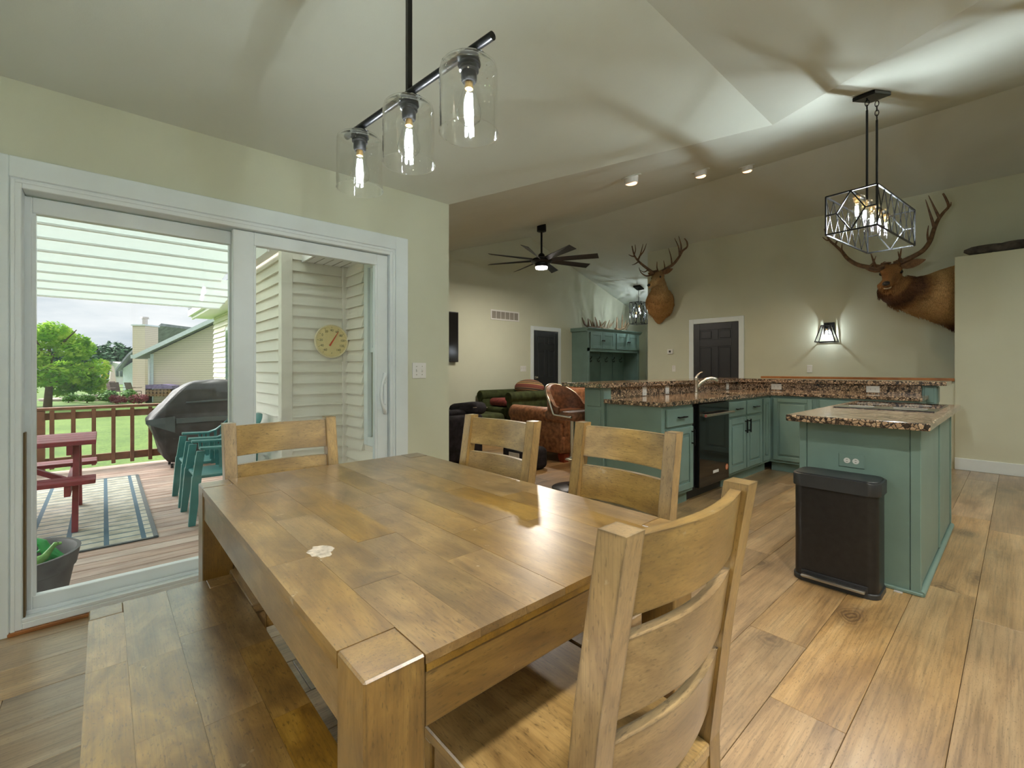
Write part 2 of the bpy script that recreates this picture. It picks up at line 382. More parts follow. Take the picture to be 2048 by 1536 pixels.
# translucent roofing sheet
m, nt, p = newmat('polycarbonate'); MATS['polycarbonate'] = m
df = N(nt, 'ShaderNodeBsdfDiffuse', {'Color': (0.72, 0.78, 0.72, 1)}); tl = N(nt, 'ShaderNodeBsdfTranslucent', {'Color': (0.80, 0.87, 0.85, 1)}); mx = N(nt, 'ShaderNodeMixShader', {0: 0.55})
link(nt, df.outputs[0], mx.inputs[1]); link(nt, tl.outputs[0], mx.inputs[2]); link(nt, mx.outputs[0], nt.nodes['Material Output'].inputs['Surface'])
thin_glass('pane_glass', (0.985, 0.99, 0.985), 0.9, dirt=0.012)
thin_glass('shade_glass', (0.978, 0.983, 0.98), 1.5, seeds=0.8)
thin_glass('bulb_glass', (0.985, 0.985, 0.985), 1.8)
emit('bulb_core', (0.85, 0.93, 1.0), 25.0)
emit('fan_lens', (1.0, 0.90, 0.84), 3.0)
emit('can_lens', (1.0, 0.56, 0.30), 1.0)
# woods
WT = dict(rough=0.34, scale=5.0, jitter=0.10, coat=1.0, coat_ior=1.6, coat_rough=0.30, nicks=0.8, edge=0.85, streak=0.28, pores=0.55, stretch=0.33, cloud=(0.72, 1.10))
for ax, nm in ((0, 'x'), (1, 'y'), (2, 'z')):
    WT['edge'] = 0.0 if nm == 'y' else 0.85
    wood('table_wood_'+nm, ax, (0.115, 0.058, 0.011), (0.215, 0.118, 0.025), (0.325, 0.195, 0.048), knots=0.06, **WT)
    WT['edge'] = 0.85
    wood('chair_wood_'+nm, ax, (0.22, 0.126, 0.038), (0.36, 0.225, 0.075), (0.49, 0.325, 0.120), knots=0.03, **WT)
WB = dict(WT); WB.update(coat_ior=2.4, coat_rough=0.26, edge=0.0)
for ax, nm in ((0, 'x'), (1, 'y'), (2, 'z')): wood('bench_wood_'+nm, ax, (0.115, 0.058, 0.011), (0.215, 0.118, 0.025), (0.325, 0.195, 0.048), knots=0.08, **WB)
wood('floor_oak', 0, (0.22, 0.128, 0.052), (0.40, 0.258, 0.118), (0.53, 0.375, 0.195), rough=0.42, scale=2.4, knots=0.42, jitter=0.42, streak=0.42, coat=0.9, coat_ior=1.65, coat_rough=0.28, knotc=(0.045, 0.022, 0.010), pores=0.5)
wood('deck_wood', 0, (0.37, 0.235, 0.190), (0.52, 0.385, 0.325), (0.64, 0.535, 0.475), rough=0.7, scale=2.0, jitter=0.25, streak=0.35, spec=0.3)
# granite: pale rounded crystals in a dark ground
def granite(name, pale, mid, dark):
    m, nt, p = newmat(name); MATS[name] = m
    tc = N(nt, 'ShaderNodeTexCoord')
    nd = N(nt, 'ShaderNodeTexNoise', {'Vector': tc.outputs['Object'], 'Scale': 60.0, 'Detail': 2.0})
    ds = N(nt, 'ShaderNodeVectorMath', {0: nd.outputs['Color'], 1: (0.010, 0.010, 0.010)}, operation='MULTIPLY')
    ad = N(nt, 'ShaderNodeVectorMath', {0: tc.outputs['Object'], 1: ds.outputs[0]}, operation='ADD')
    v = N(nt, 'ShaderNodeTexVoronoi', {'Vector': ad.outputs[0], 'Scale': 48.0})
    v2 = N(nt, 'ShaderNodeTexVoronoi', {'Vector': ad.outputs[0], 'Scale': 48.0}, feature='DISTANCE_TO_EDGE')
    sp = N(nt, 'ShaderNodeSeparateColor', {'Color': v.outputs['Color']})
    cell = ramp(nt, sp.outputs[0], [(0.0, dark), (0.22, mid), (0.5, pale), (0.85, tuple(min(1, x*1.35) for x in pale)), (1.0, mid)])
    col = mixc(nt, ramp(nt, v2.outputs['Distance'], [(0.03, (0, 0, 0)), (0.13, (1, 1, 1))]), dark, cell)
    n2 = N(nt, 'ShaderNodeTexNoise', {'Vector': tc.outputs['Object'], 'Scale': 240.0, 'Detail': 2.0})
    col = mixc(nt, 0.55, col, ramp(nt, n2.outputs['Fac'], [(0.35, (0.25, 0.25, 0.25)), (0.65, (1.3, 1.25, 1.2))]), 'MULTIPLY')
    link(nt, col, p.inputs['Base Color']); p.inputs['Roughness'].default_value = 0.10; p.inputs['Specular IOR Level'].default_value = 0.6
granite('granite', (0.50, 0.36, 0.235), (0.26, 0.17, 0.105), (0.020, 0.019, 0.020))
# lap siding of the far house
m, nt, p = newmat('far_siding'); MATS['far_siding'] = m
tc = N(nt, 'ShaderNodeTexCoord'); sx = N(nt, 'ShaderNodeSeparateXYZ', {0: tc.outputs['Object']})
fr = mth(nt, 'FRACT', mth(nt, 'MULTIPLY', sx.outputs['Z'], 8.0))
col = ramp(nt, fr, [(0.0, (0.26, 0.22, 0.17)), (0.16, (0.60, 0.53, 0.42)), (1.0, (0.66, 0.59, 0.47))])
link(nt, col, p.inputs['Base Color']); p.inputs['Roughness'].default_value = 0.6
# lawn
m, nt, p = newmat('lawn_grass'); MATS['lawn_grass'] = m
tc = N(nt, 'ShaderNodeTexCoord')
n1 = N(nt, 'ShaderNodeTexNoise', {'Vector': tc.outputs['Object'], 'Scale': 0.7, 'Detail': 8.0, 'Roughness': 0.7})
n2 = N(nt, 'ShaderNodeTexNoise', {'Vector': tc.outputs['Object'], 'Scale': 22.0, 'Detail': 4.0, 'Roughness': 0.8})
c1 = ramp(nt, n1.outputs['Fac'], [(0.35, (0.080, 0.165, 0.022)), (0.65, (0.155, 0.255, 0.045))])
c2 = ramp(nt, n2.outputs['Fac'], [(0.38, (0.45, 0.50, 0.35)), (0.62, (1.25, 1.25, 1.15))])
link(nt, mixc(nt, 1.0, c1, c2, 'MULTIPLY'), p.inputs['Base Color']); p.inputs['Roughness'].default_value = 0.9
# striped outdoor rug: blue bands along Y, thin lines across
m, nt, p = newmat('rug_weave'); MATS['rug_weave'] = m
tc = N(nt, 'ShaderNodeTexCoord'); sx = N(nt, 'ShaderNodeSeparateXYZ', {0: tc.outputs['Object']})
fx = mth(nt, 'FRACT', mth(nt, 'DIVIDE', mth(nt, 'ADD', sx.outputs['X'], 50.0*0.225), 0.225)); bx_ = mth(nt, 'LESS_THAN', fx, 0.14)
fy = mth(nt, 'FRACT', mth(nt, 'DIVIDE', mth(nt, 'ADD', sx.outputs['Y'], 50.0), 0.135)); by_ = mth(nt, 'LESS_THAN', fy, 0.15)
nz = N(nt, 'ShaderNodeTexNoise', {'Vector': tc.outputs['Object'], 'Scale': 9.0, 'Detail': 6.0})
cream = ramp(nt, nz.outputs['Fac'], [(0.35, (0.42, 0.40, 0.33)), (0.6, (0.62, 0.60, 0.52))])
link(nt, mixc(nt, mth(nt, 'MAXIMUM', bx_, by_), cream, (0.09, 0.16, 0.22)), p.inputs['Base Color']); p.inputs['Roughness'].default_value = 0.9
# striped throw
m, nt, p = newmat('throw_stripe'); MATS['throw_stripe'] = m
tc = N(nt, 'ShaderNodeTexCoord'); sx = N(nt, 'ShaderNodeSeparateXYZ', {0: tc.outputs['Object']})
f = mth(nt, 'FRACT', mth(nt, 'MULTIPLY', mth(nt, 'ADD', sx.outputs['Z'], mth(nt, 'MULTIPLY', sx.outputs['X'], 0.25)), 6.5))
cc = ramp(nt, f, [(0.0, (0.16, 0.045, 0.03)), (0.3, (0.16, 0.045, 0.03)), (0.34, (0.34, 0.22, 0.08)), (0.46, (0.03, 0.025, 0.02)), (0.56, (0.34, 0.20, 0.07)), (0.66, (0.06, 0.035, 0.03)), (0.82, (0.28, 0.18, 0.08)), (0.88, (0.16, 0.045, 0.03))], 'CONSTANT')
link(nt, cc, p.inputs['Base Color']); p.inputs['Roughness'].default_value = 0.9
# animal fur: colour patches by distance from the skull (object space)
def fur(name, skull, stops, under=None):
    m, nt, p = newmat(name); MATS[name] = m
    tc = N(nt, 'ShaderNodeTexCoord')
    nz = N(nt, 'ShaderNodeTexNoise', {'Vector': tc.outputs['Object'], 'Scale': 9.0, 'Detail': 5.0})
    d = N(nt, 'ShaderNodeVectorMath', {0: tc.outputs['Object'], 1: tuple(skull)}, operation='DISTANCE')
    dd = mth(nt, 'MULTIPLY_ADD', nz.outputs['Fac'], 0.10, mth(nt, 'SUBTRACT', d.outputs['Value'], 0.05))
    col = ramp(nt, dd, stops)
    if under:
        sx = N(nt, 'ShaderNodeSeparateXYZ', {0: tc.outputs['Object']})
        zz = mth(nt, 'MULTIPLY_ADD', nz.outputs['Fac'], 0.15, sx.outputs['Z'])
        col = mixc(nt, ramp(nt, mth(nt, 'SUBTRACT', zz, under[0]-1.0), [(0.86, (1, 1, 1)), (1.0, (0, 0, 0))]), col, under[1])
    mp = N(nt, 'ShaderNodeMapping', {'Vector': tc.outputs['Object'], 'Scale': (1, 1, 0.25)})
    h = N(nt, 'ShaderNodeTexNoise', {'Vector': mp.outputs[0], 'Scale': 130.0, 'Detail': 4.0, 'Roughness': 0.8})
    col = mixc(nt, 1.0, col, ramp(nt, h.outputs['Fac'], [(0.32, (0.35, 0.35, 0.35)), (0.62, (1.3, 1.3, 1.3))]), 'MULTIPLY')
    link(nt, col, p.inputs['Base Color']); p.inputs['Roughness'].default_value = 0.85; p.inputs['Specular IOR Level'].default_value = 0.25
    b = N(nt, 'ShaderNodeBump', {'Height': h.outputs['Fac'], 'Strength': 0.8, 'Distance': 0.008}); link(nt, b.outputs['Normal'], p.inputs['Normal'])
# ================================================================ STRUCTURE
M_SL = 0.317                                   # ceiling pitch
def z_near(x): return 2.44+M_SL*(x-1.99)
XR = 6.6; ZR = z_near(XR)
def z_far(x): return ZR-M_SL*(x-XR)
RID = 1.228; ZD = 2.986
Y0, Y1 = -4.0, 6.8
# floor slab and planks
fl = struct('floor', B().box(-1.45, 1.95, -0.64, 2.955, -0.16, -0.013).box(1.95, 11.1, -4.1, 6.95, -0.16, -0.013), 'dark_gap', label='wide oak plank floor')
def in_room(x, y):
    if y > 2.95: return x > 1.99
    if y < -0.494: return x > 1.99
    return x > -1.3
rows = []; y = 0.145-0.225*14
rng = random.Random(3)
nr = 0
while y < Y1:
    lo, hi = max(y, -2.2), min(y+0.225, Y1)
    segs = [(lo, hi)]
    for cut in (2.95, -0.494):
        segs = [q for s_ in segs for q in (((s_[0], cut), (cut, s_[1])) if s_[0] < cut < s_[1] else (s_,))]
    fixed = {0.37: 1.77, 0.595: 2.19}
    off = rng.uniform(0, 1.75)
    for k_, v_ in fixed.items():
        if abs(y-k_) < 0.02: off = (v_+1.3) % 1.75
    for a, b_ in segs:
        if b_-a < 0.01: continue
        mid = (a+b_)/2; xs = 1.99 if (mid > 2.95 or mid < -0.494) else -1.3
        xe = 8.0 if mid < 4.9 else 11.0
        x = -1.3+off-1.75
        while x < xe:
            x0, x1 = max(x, xs), min(x+1.75, xe); x += 1.75
            if x1-x0 < 0.03: continue
            if mid < -1.0 and x0 < 3.0: pass
            bb = B().box(x0+0.0008, x1-0.0008, a+0.0008, b_-0.0008, -0.012, 0.0, 0.0012)
            obj('plank', bb, 'floor_oak', fl, loc=((x0+x1)/2, mid, 0)); nr += 1
    y += 0.225
assert nr <= 300, nr
# ceilings
c = B()
c.poly([(-1.3, 2.95, 2.44), (1.99, 2.95, 2.44), (3.712, RID, ZD), (-1.3, RID, ZD)])
c.poly([(-1.3, RID, ZD), (3.712, RID, ZD), (1.99, -0.494, 2.44), (-1.3, -0.494, 2.44)])
struct('ceiling', c, 'ceiling_paint', label='vaulted ceiling over the dining area')
c = B()
c.poly([(1.99, Y1, 2.44), (XR, Y1, ZR), (XR, Y0, ZR), (1.99, Y0, 2.44), (1.99, -0.494, 2.44), (3.712, RID, z_near(3.712)), (1.99, 2.95, 2.44)])
struct('ceiling', c, 'ceiling_paint', label='near slope of the great room ceiling')
c = B(); c.poly([(XR, Y1, ZR), (11.0, Y1, z_far(11)), (11.0, Y0, z_far(11)), (XR, Y0, ZR)])
struct('ceiling', c, 'ceiling_paint', label='far slope of the great room ceiling')
# walls
DX0, DX1, DZ = -0.312, 1.535, 2.012
w = B(); w.box(-1.45, DX0, 2.95, 3.10, -0.1, 2.6).box(DX1, 1.99, 2.95, 3.10, -0.1, 2.6).box(DX0, DX1, 2.95, 3.10, DZ, 2.6).box(DX0, DX1, 2.955, 3.10, -0.16, -0.012)
struct('wall_left', w, 'wall_paint', label='wall around the sliding patio door')
WY0, WY1, WZ0, WZ1 = 3.28, 4.08, 0.52, 2.12
w = B(); w.box(1.86, 1.99, 3.10, WY0, -0.1, 2.6).box(1.86, 1.99, WY1, 6.95, -0.1, 2.6).box(1.86, 1.99, WY0, WY1, -0.1, WZ0).box(1.86, 1.99, WY0, WY1, WZ1, 2.6)
struct('wall_living', w, 'wall_paint', label='outer wall of the living room')
w = B(); w.prism([(1.86, -0.1), (11.1, -0.1), (11.1, z_far(11.1)), (XR, ZR+0.02), (1.86, 2.42)], 'y', Y1, Y1+0.15)
struct('wall_back', w, 'wall_paint', label='tall gable wall of the living room')
w = B(); w.prism([(8.0, -0.012), (8.13, -0.012), (8.13, z_far(8.13)+0.01), (8.0, z_far(8.0)+0.01)], 'y', Y0, 4.90)
struct('wall_right', w, 'wall_paint', label='tall wall with the two trophy mounts')
struct('wall_foyer', B().box(11.0, 11.15, 4.0, 6.95, -0.1, 2.7), 'wall_paint')
struct('wall_foyer', B().box(8.13, 11.0, 4.78, 4.90, -0.012, 3.4), 'wall_paint')
w = B(); w.box(-1.45, -0.75, -0.644, -0.494, -0.1, 2.6).box(1.25, 1.99, -0.644, -0.494, -0.1, 2.6).box(-0.75, 1.25, -0.644, -0.494, -0.1, 0.85).box(-0.75, 1.25, -0.644, -0.494, 2.1, 2.6)
struct('wall_front', w, 'wall_paint')
def simple_window(name, T, u0, u1, z0, z1, label):
    b = B()
    for a, c_, e, g in ((u0-0.08, u0+0.03, z0-0.08, z1+0.08), (u1-0.03, u1+0.08, z0-0.08, z1+0.08), (u0+0.03, u1-0.03, z0-0.08, z0+0.03), (u0+0.03, u1-0.03, z1-0.03, z1+0.08), ((u0+u1)/2-0.03, (u0+u1)/2+0.03, z0+0.03, z1-0.03)): b.box(a, c_, -0.10, 0.018, e, g, 0.002, T=T)
    o = struct(name, b, 'white_trim', label=label)
    obj('pane', B().box(u0+0.03, u1-0.03, -0.06, -0.052, z0+0.03, z1-0.03, T=T), 'pane_glass', o)
simple_window('added_window_2', lambda u, n, z: (u, -0.494+n, z), -0.75, 1.25, 0.85, 2.1, 'added window behind the near end of the table, for fill daylight')  # added behind the camera so daylight reaches the near chair
w = B(); w.box(1.84, 1.99, -4.0, -3.2, -0.1, 2.6).box(1.84, 1.99, -1.2, -0.644, -0.1, 2.6).box(1.84, 1.99, -3.2, -1.2, -0.1, 0.95).box(1.84, 1.99, -3.2, -1.2, 2.1, 2.6)
struct('wall_kitchen', w, 'wall_paint')
simple_window('added_window_4', lambda u, n, z: (1.99+n, u, z), -3.2, -1.2, 0.95, 2.1, 'added kitchen window out of view, for fill daylight')  # unseen opening added to throw daylight on the partition and kitchen
struct('wall_kitchen', B().box(1.84, 8.13, -4.15, -4.0, -0.1, 4.1), 'wall_paint')
w = B(); w.box(-1.45, -1.30, -0.644, 0.35, -0.1, 2.1).box(-1.45, -1.30, 2.15, 3.1, -0.1, 2.1).box(-1.45, -1.30, 0.35, 2.15, -0.1, 0.8)
w.prism([(-0.644, 2.1), (3.1, 2.1), (3.1, 2.42), (RID, ZD+0.05), (-0.644, 2.42)], 'x', -1.45, -1.30)
struct('wall_dining', w, 'wall_paint')
simple_window('added_window_3', lambda u, n, z: (-1.30+n, u, z), 0.35, 2.15, 0.8, 2.1, 'added window at the side of the dining area, for fill daylight')  # unseen opening added to brighten the dining area with daylight
PX = 7.38
struct('wall_partition', B().box(PX, PX+0.12, Y0, 0.502, -0.012, 2.467, 0.004), 'wall_paint', label='stub partition wall at the edge of the kitchen')
hw = struct('wall_half', B().box(PX+0.02, PX+0.12, 0.502, 2.56, -0.012, 1.02), 'wall_paint', label='low stair wall behind the breakfast bar')
obj('cap', B().box(PX-0.02, PX+0.16, 0.502, 2.60, 1.02, 1.055, 0.006), 'oak_cap', hw)
bb = struct('baseboard_right', B().box(PX-0.016, PX, Y0, 0.502, 0, 0.135, 0.003), 'white_trim')
struct('baseboard_left', B().box(DX1+0.1, 1.985, 2.936, 2.95, 0, 0.13, 0.003).box(-1.3, DX0-0.03, 2.936, 2.95, 0, 0.13, 0.003), 'white_trim')
struct('baseboard_back', B().box(1.99, 6.58, 6.786, 6.8, 0, 0.13, 0.003).box(7.62, 7.9, 6.786, 6.8, 0, 0.13, 0.003), 'white_trim')
struct('baseboard_far', B().box(7.986, 8.0, 0.6, 3.06, 0, 0.13, 0.003).box(7.986, 8.0, 4.08, 4.9, 0, 0.13, 0.003), 'white_trim')
# ---------------------------------------------------------------- sliding patio door
d1 = struct('door_1', B().box(DX0-0.092, DX0+0.004, 2.930, 2.95, 0, DZ+0.088, 0.003).box(DX1-0.004, DX1+0.092, 2.930, 2.95, 0, DZ+0.088, 0.003).box(DX0+0.0041, DX1-0.0041, 2.930, 2.95, DZ-0.004, DZ+0.088, 0.003), 'white_trim', label='white sliding patio door with wide casing')
fr = B(); FD0, FD1 = 2.940, 3.09
fr.box(DX0, DX0+0.042, FD0, FD1, 0.015, DZ, 0.003).box(DX1-0.042, DX1, FD0, FD1, 0.015, DZ, 0.003).box(DX0+0.042, DX1-0.042, FD0, FD1, DZ-0.045, DZ, 0.003)
fr.box(DX0+0.042, DX1-0.042, FD0, FD1, 0.015, 0.045, 0.003).box(DX0+0.042, DX1-0.042, FD0, FD0+0.012, 0.045, 0.062, 0.002).box(DX0+0.042, DX1-0.042, 3.022, 3.034, 0.045, 0.062, 0.002)
fr.box(DX0+0.008, DX0+0.022, FD0-0.006, FD0, 0.015, DZ-0.01, 0.002).box(DX1-0.022, DX1-0.008, FD0-0.006, FD0, 0.015, DZ-0.01, 0.002).box(DX0+0.022, DX1-0.022, FD0-0.006, FD0, DZ-0.024, DZ-0.010, 0.002)
obj('frame', fr, 'vinyl_white', d1)
obj('threshold', B().box(DX0, DX1, 2.926, 2.952, 0.0, 0.016, 0.003), 'oak_cap', d1)
def sash(name, x0, x1, y0, y1, lw, rw, tw, bw, z0=0.047, z1=DZ-0.05):
    b = B(); b.box(x0, x0+lw, y0, y1, z0, z1, 0.003).box(x1-rw, x1, y0, y1, z0, z1, 0.003).box(x0+lw, x1-rw, y0, y1, z1-tw, z1, 0.003).box(x0+lw, x1-rw, y0, y1, z0, z0+bw, 0.003)
    s_ = obj(name, b, 'vinyl_white', d1)
    obj('pane', B().box(x0+lw-0.005, x1-rw+0.005, (y0+y1)/2-0.004, (y0+y1)/2+0.004, z0+bw-0.005, z1-tw+0.005), 'pane_glass', s_)
    g = B(); m_ = 0.012
    g.box(x0+lw, x0+lw+m_, y0+0.004, y1-0.004, z0+bw, z1-tw).box(x1-rw-m_, x1-rw, y0+0.004, y1-0.004, z0+bw, z1-tw)
    obj('glazing_seal', g, 'vinyl_white', s_)
    return s_
sash('fixed_panel', DX0+0.03, 0.60, 3.040, 3.084, 0.036, 0.05, 0.075, 0.07)
obj('weather_strip', B().box(DX0+0.0425, DX0+0.049, 2.99, 3.038, 0.05, 0.88), 'bronze_seal', d1)
sp = sash('sliding_panel', 0.545, DX1-0.045, 2.972, 3.018, 0.105, 0.080, 0.075, 0.075)
hb = B(); hz0, hz1, hx = 0.86, 1.13, DX1-0.085
hb.tube([(hx+0.02, 2.972, hz1), (hx+0.005, 2.945, hz1-0.012), (hx-0.02, 2.932, hz1-0.06), (hx-0.032, 2.930, (hz0+hz1)/2), (hx-0.02, 2.932, hz0+0.06), (hx+0.005, 2.945, hz0+0.012), (hx+0.02, 2.972, hz0)], [0.012, 0.012, 0.010, 0.010, 0.010, 0.012, 0.012], 8)
obj('pull_handle', hb, 'vinyl_white', sp, smooth=60)
obj('latch_plate', B().box(hx+0.005, hx+0.032, 2.960, 2.973, hz0-0.01, hz1+0.01, 0.003).cyl((hx+0.018, 2.962, hz1-0.06), (hx+0.018, 2.952, hz1-0.06), 0.005).cyl((hx+0.018, 2.962, hz0+0.06), (hx+0.018, 2.952, hz0+0.06), 0.005), 'vinyl_white', sp)
# ---------------------------------------------------------------- six panel doors
def six_panel(name, T, u0, u1, top, label, knob_side):
    fw_ = 0.085
    b = B(); b.box(u0-fw_, u0, 0, 0.02, 0, top+fw_, 0.003, T=T).box(u1, u1+fw_, 0, 0.02, 0, top+fw_, 0.003, T=T).box(u0, u1, 0, 0.02, top, top+fw_, 0.003, T=T)
    d = struct(name, b, 'white_trim', label=label)
    W_ = u1-u0; st = 0.115; mid = 0.10
    b = B(); T_ = T
    b.box(u0+0.004, u0+st, 0, 0.012, 0.008, top-0.004, 0.002, T=T_).box(u1-st, u1-0.004, 0, 0.012, 0.008, top-0.004, 0.002, T=T_)
    cm0, cm1 = (u0+u1)/2-mid/2, (u0+u1)/2+mid/2
    zs = [0.008, 0.22, 0.80, 0.98, 1.56, 1.68, top-0.12, top-0.004]
    for a_, c_ in ((zs[0], zs[1]), (zs[2], zs[3]), (zs[4], zs[5]), (zs[6], zs[7])): b.box(u0+st, u1-st, 0, 0.012, a_, c_, 0.002, T=T_)
    for a_, c_ in ((zs[1], zs[2]), (zs[3], zs[4]), (zs[5], zs[6])): b.box(cm0, cm1, 0, 0.012, a_, c_, 0.002, T=T_)
    s_ = obj('door_slab', b, 'door_black', d)
    for (a_, c_) in ((zs[1], zs[2]), (zs[3], zs[4]), (zs[5], zs[6])):
        for (l, r) in ((u0+st, cm0), (cm1, u1-st)):
            q = B(); q.box(l, r, 0, 0.003, a_, c_, T=T_).box(l+0.022, r-0.022, 0.003, 0.010, a_+0.022, c_-0.022, 0.006, T=T_)
            obj('door_panel', q, 'door_black', s_)
    ku = u0+0.055 if knob_side < 0 else u1-0.055
    q = B(); q.cyl(T(ku, 0.012, 0.98), T(ku, 0.02, 0.98), 0.03).cyl(T(ku, 0.02, 0.98), T(ku, 0.05, 0.98), 0.012).ball(T(ku, 0.06, 0.98), 0.026)
    obj('door_knob', q, 'steel', s_, smooth=60)
    return d
six_panel('door_2', TY(Y1), 6.70, 7.46, 1.975, 'black six panel door in the gable wall beside the locker', -1)
six_panel('door_3', TX(8.0), 3.165, 3.955, 1.975, 'black six panel door in the wall between the trophies', -1)
# window of the living room, seen from outside
wd = struct('window_1', B().box(1.835, 1.88, WY0-0.07, WY0+0.01, WZ0-0.07, WZ1+0.07, 0.004).box(1.835, 1.88, WY1-0.01, WY1+0.07, WZ0-0.07, WZ1+0.07, 0.004).box(1.835, 1.88, WY0+0.01, WY1-0.01, WZ1-0.01, WZ1+0.07, 0.004).box(1.835, 1.88, WY0+0.01, WY1-0.01, WZ0-0.07, WZ0+0.01, 0.004), 'vinyl_white', label='white double hung window seen outside the patio door')
zm = (WZ0+WZ1)/2
for nm, z0, z1, x0 in (('upper_sash', zm, WZ1-0.01, 1.862), ('lower_sash', WZ0+0.01, zm+0.03, 1.892)):
    b = B(); a0, a1 = WY0+0.01, WY1-0.01
    b.box(x0, x0+0.028, a0, a0+0.04, z0, z1, 0.002).box(x0, x0+0.028, a1-0.04, a1, z0, z1, 0.002).box(x0, x0+0.028, a0+0.04, a1-0.04, z0, z0+0.045, 0.002).box(x0, x0+0.028, a0+0.04, a1-0.04, z1-0.04, z1, 0.002)
    s_ = obj(nm, b, 'vinyl_white', wd)
    obj('pane', B().box(x0+0.010, x0+0.016, a0+0.035, a1-0.035, z0+0.04, z1-0.035), 'pane_glass', s_)
# ================================================================ DINING SET
TX0, TX1, TY0_, TY1_, TZ = 0.250, 1.132, 0.565, 1.945, 0.762
LG = 0.092
t = thing('dining_table', 'large distressed brown wooden dining table with square corner legs', 'table', ((TX0+TX1)/2, (TY0_+TY1_)/2, 0))
for ix, x in enumerate((TX0, TX1-LG)):
    for iy, y in enumerate((TY0_, TY1_-LG)):
        obj('leg', B().box(x, x+LG, y, y+LG, 0, TZ+0.001, 0.003), 'table_wood_z', t)
top = obj('tabletop', B().box(TX0+LG+0.002, TX1-LG-0.002, TY0_+0.001, TY1_-0.001, TZ-0.026, TZ-0.003).box(TX0+0.001, TX0+LG+0.002, TY0_+LG+0.002, TY1_-LG-0.002, TZ-0.026, TZ-0.003).box(TX1-LG-0.002, TX1-0.001, TY0_+LG+0.002, TY1_-LG-0.002, TZ-0.026, TZ-0.003), 'table_wood_y', t)
rng = random.Random(11)
xs = [TX0, TX0+LG]; n = 7; wd_ = (TX1-TX0-2*LG)/n
xs = [TX0]+[TX0+LG+i*wd_ for i in range(n+1)]+[TX1]
for i in range(len(xs)-1):
    e = LG+0.001 if i in (0, len(xs)-2) else 0.0
    y = TY0_+e; ye = TY1_-e; first = True
    while y < ye-0.001:
        L = rng.uniform(0.30, 0.62) if not first else rng.uniform(0.18, 0.6); first = False
        y2 = y+L
        if ye-y2 < 0.14: y2 = ye
        obj('board', B().box(xs[i]+0.0002, xs[i+1]-0.0002, y+0.0002, y2-0.0002, TZ-0.014, TZ+rng.uniform(-0.0002, 0.0002), 0.0), 'table_wood_y', top, loc=None)
        y = y2
ap = 0.012
for nm_, bx_ in (('x', (TX0+LG, TX1-LG, TY0_+ap*0+0.004, TY0_+0.026, TZ-0.108, TZ-0.026)), ('x', (TX0+LG, TX1-LG, TY1_-0.026, TY1_-0.004, TZ-0.108, TZ-0.026)),
                 ('y', (TX0+0.004, TX0+0.026, TY0_+LG, TY1_-LG, TZ-0.108, TZ-0.026)), ('y', (TX1-0.026, TX1-0.004, TY0_+LG, TY1_-LG, TZ-0.108, TZ-0.026))):
    obj('apron', B().box(*bx_, 0.002), 'table_wood_'+nm_, t)
# worn pale patch on the varnish, flat and irregular
pts = []
pc = Vector((0.361, 1.037, 0)); rg = random.Random(5)
for k in range(18):
    a = 2*PI*k/18; r = 0.032*(1+0.10*math.sin(3*a+1)+0.22*rg.uniform(-1, 1))
    pts.append((pc.x+r*math.cos(a)*0.78, pc.y+r*1.15*math.sin(a)))
wp = obj('worn_patch', B().prism(pts, 'z', TZ-0.002, TZ+0.0006), 'chalk_mark', top); wp['label'] = 'pale worn patch in the varnish'
# bench
bx0, bx1, by0, by1, bz = -0.032, 0.328, 0.62, 1.815, 0.462
bn = thing('bench', 'low wooden dining bench pushed under the long side of the table', 'bench', ((bx0+bx1)/2, (by0+by1)/2, 0))
bs = obj('seat', B().box(bx0+0.001, bx1-0.001, by0+0.076, by1-0.076, bz-0.03, bz-0.003).box(bx0+0.076, bx1-0.076, by0+0.001, by1-0.001, bz-0.03, bz-0.003), 'bench_wood_y', bn)
for x in (bx0, bx1-0.075):
    for y in (by0, by1-0.075):
        obj('leg', B().box(x, x+0.075, y, y+0.075, 0, bz+0.001, 0.003), 'bench_wood_z', bn)
xs = [bx0, bx0+0.075, bx0+0.18, bx1-0.075, bx1]
for i in range(4):
    e = 0.076 if i in (0, 3) else 0; y = by0+e; ye = by1-e; first = True
    while y < ye-0.001:
        y2 = y+rng.uniform(0.28, 0.5)
        if ye-y2 < 0.14: y2 = ye
        obj('board', B().box(xs[i]+0.0002, xs[i+1]-0.0002, y+0.0002, y2-0.0002, bz-0.014, bz+rng.uniform(-0.0002, 0.0002), 0.0), 'bench_wood_y', bs); y = y2
for bx_ in ((bx0+0.006, bx0+0.026, by0+0.075, by1-0.075), (bx1-0.026, bx1-0.006, by0+0.075, by1-0.075)):
    obj('apron', B().box(*bx_, bz-0.095, bz-0.03, 0.002), 'bench_wood_y', bn)
for y in (by0+0.006, by1-0.026):
    obj('apron', B().box(bx0+0.075, bx1-0.075, y, y+0.02, bz-0.095, bz-0.03, 0.002), 'bench_wood_x', bn)
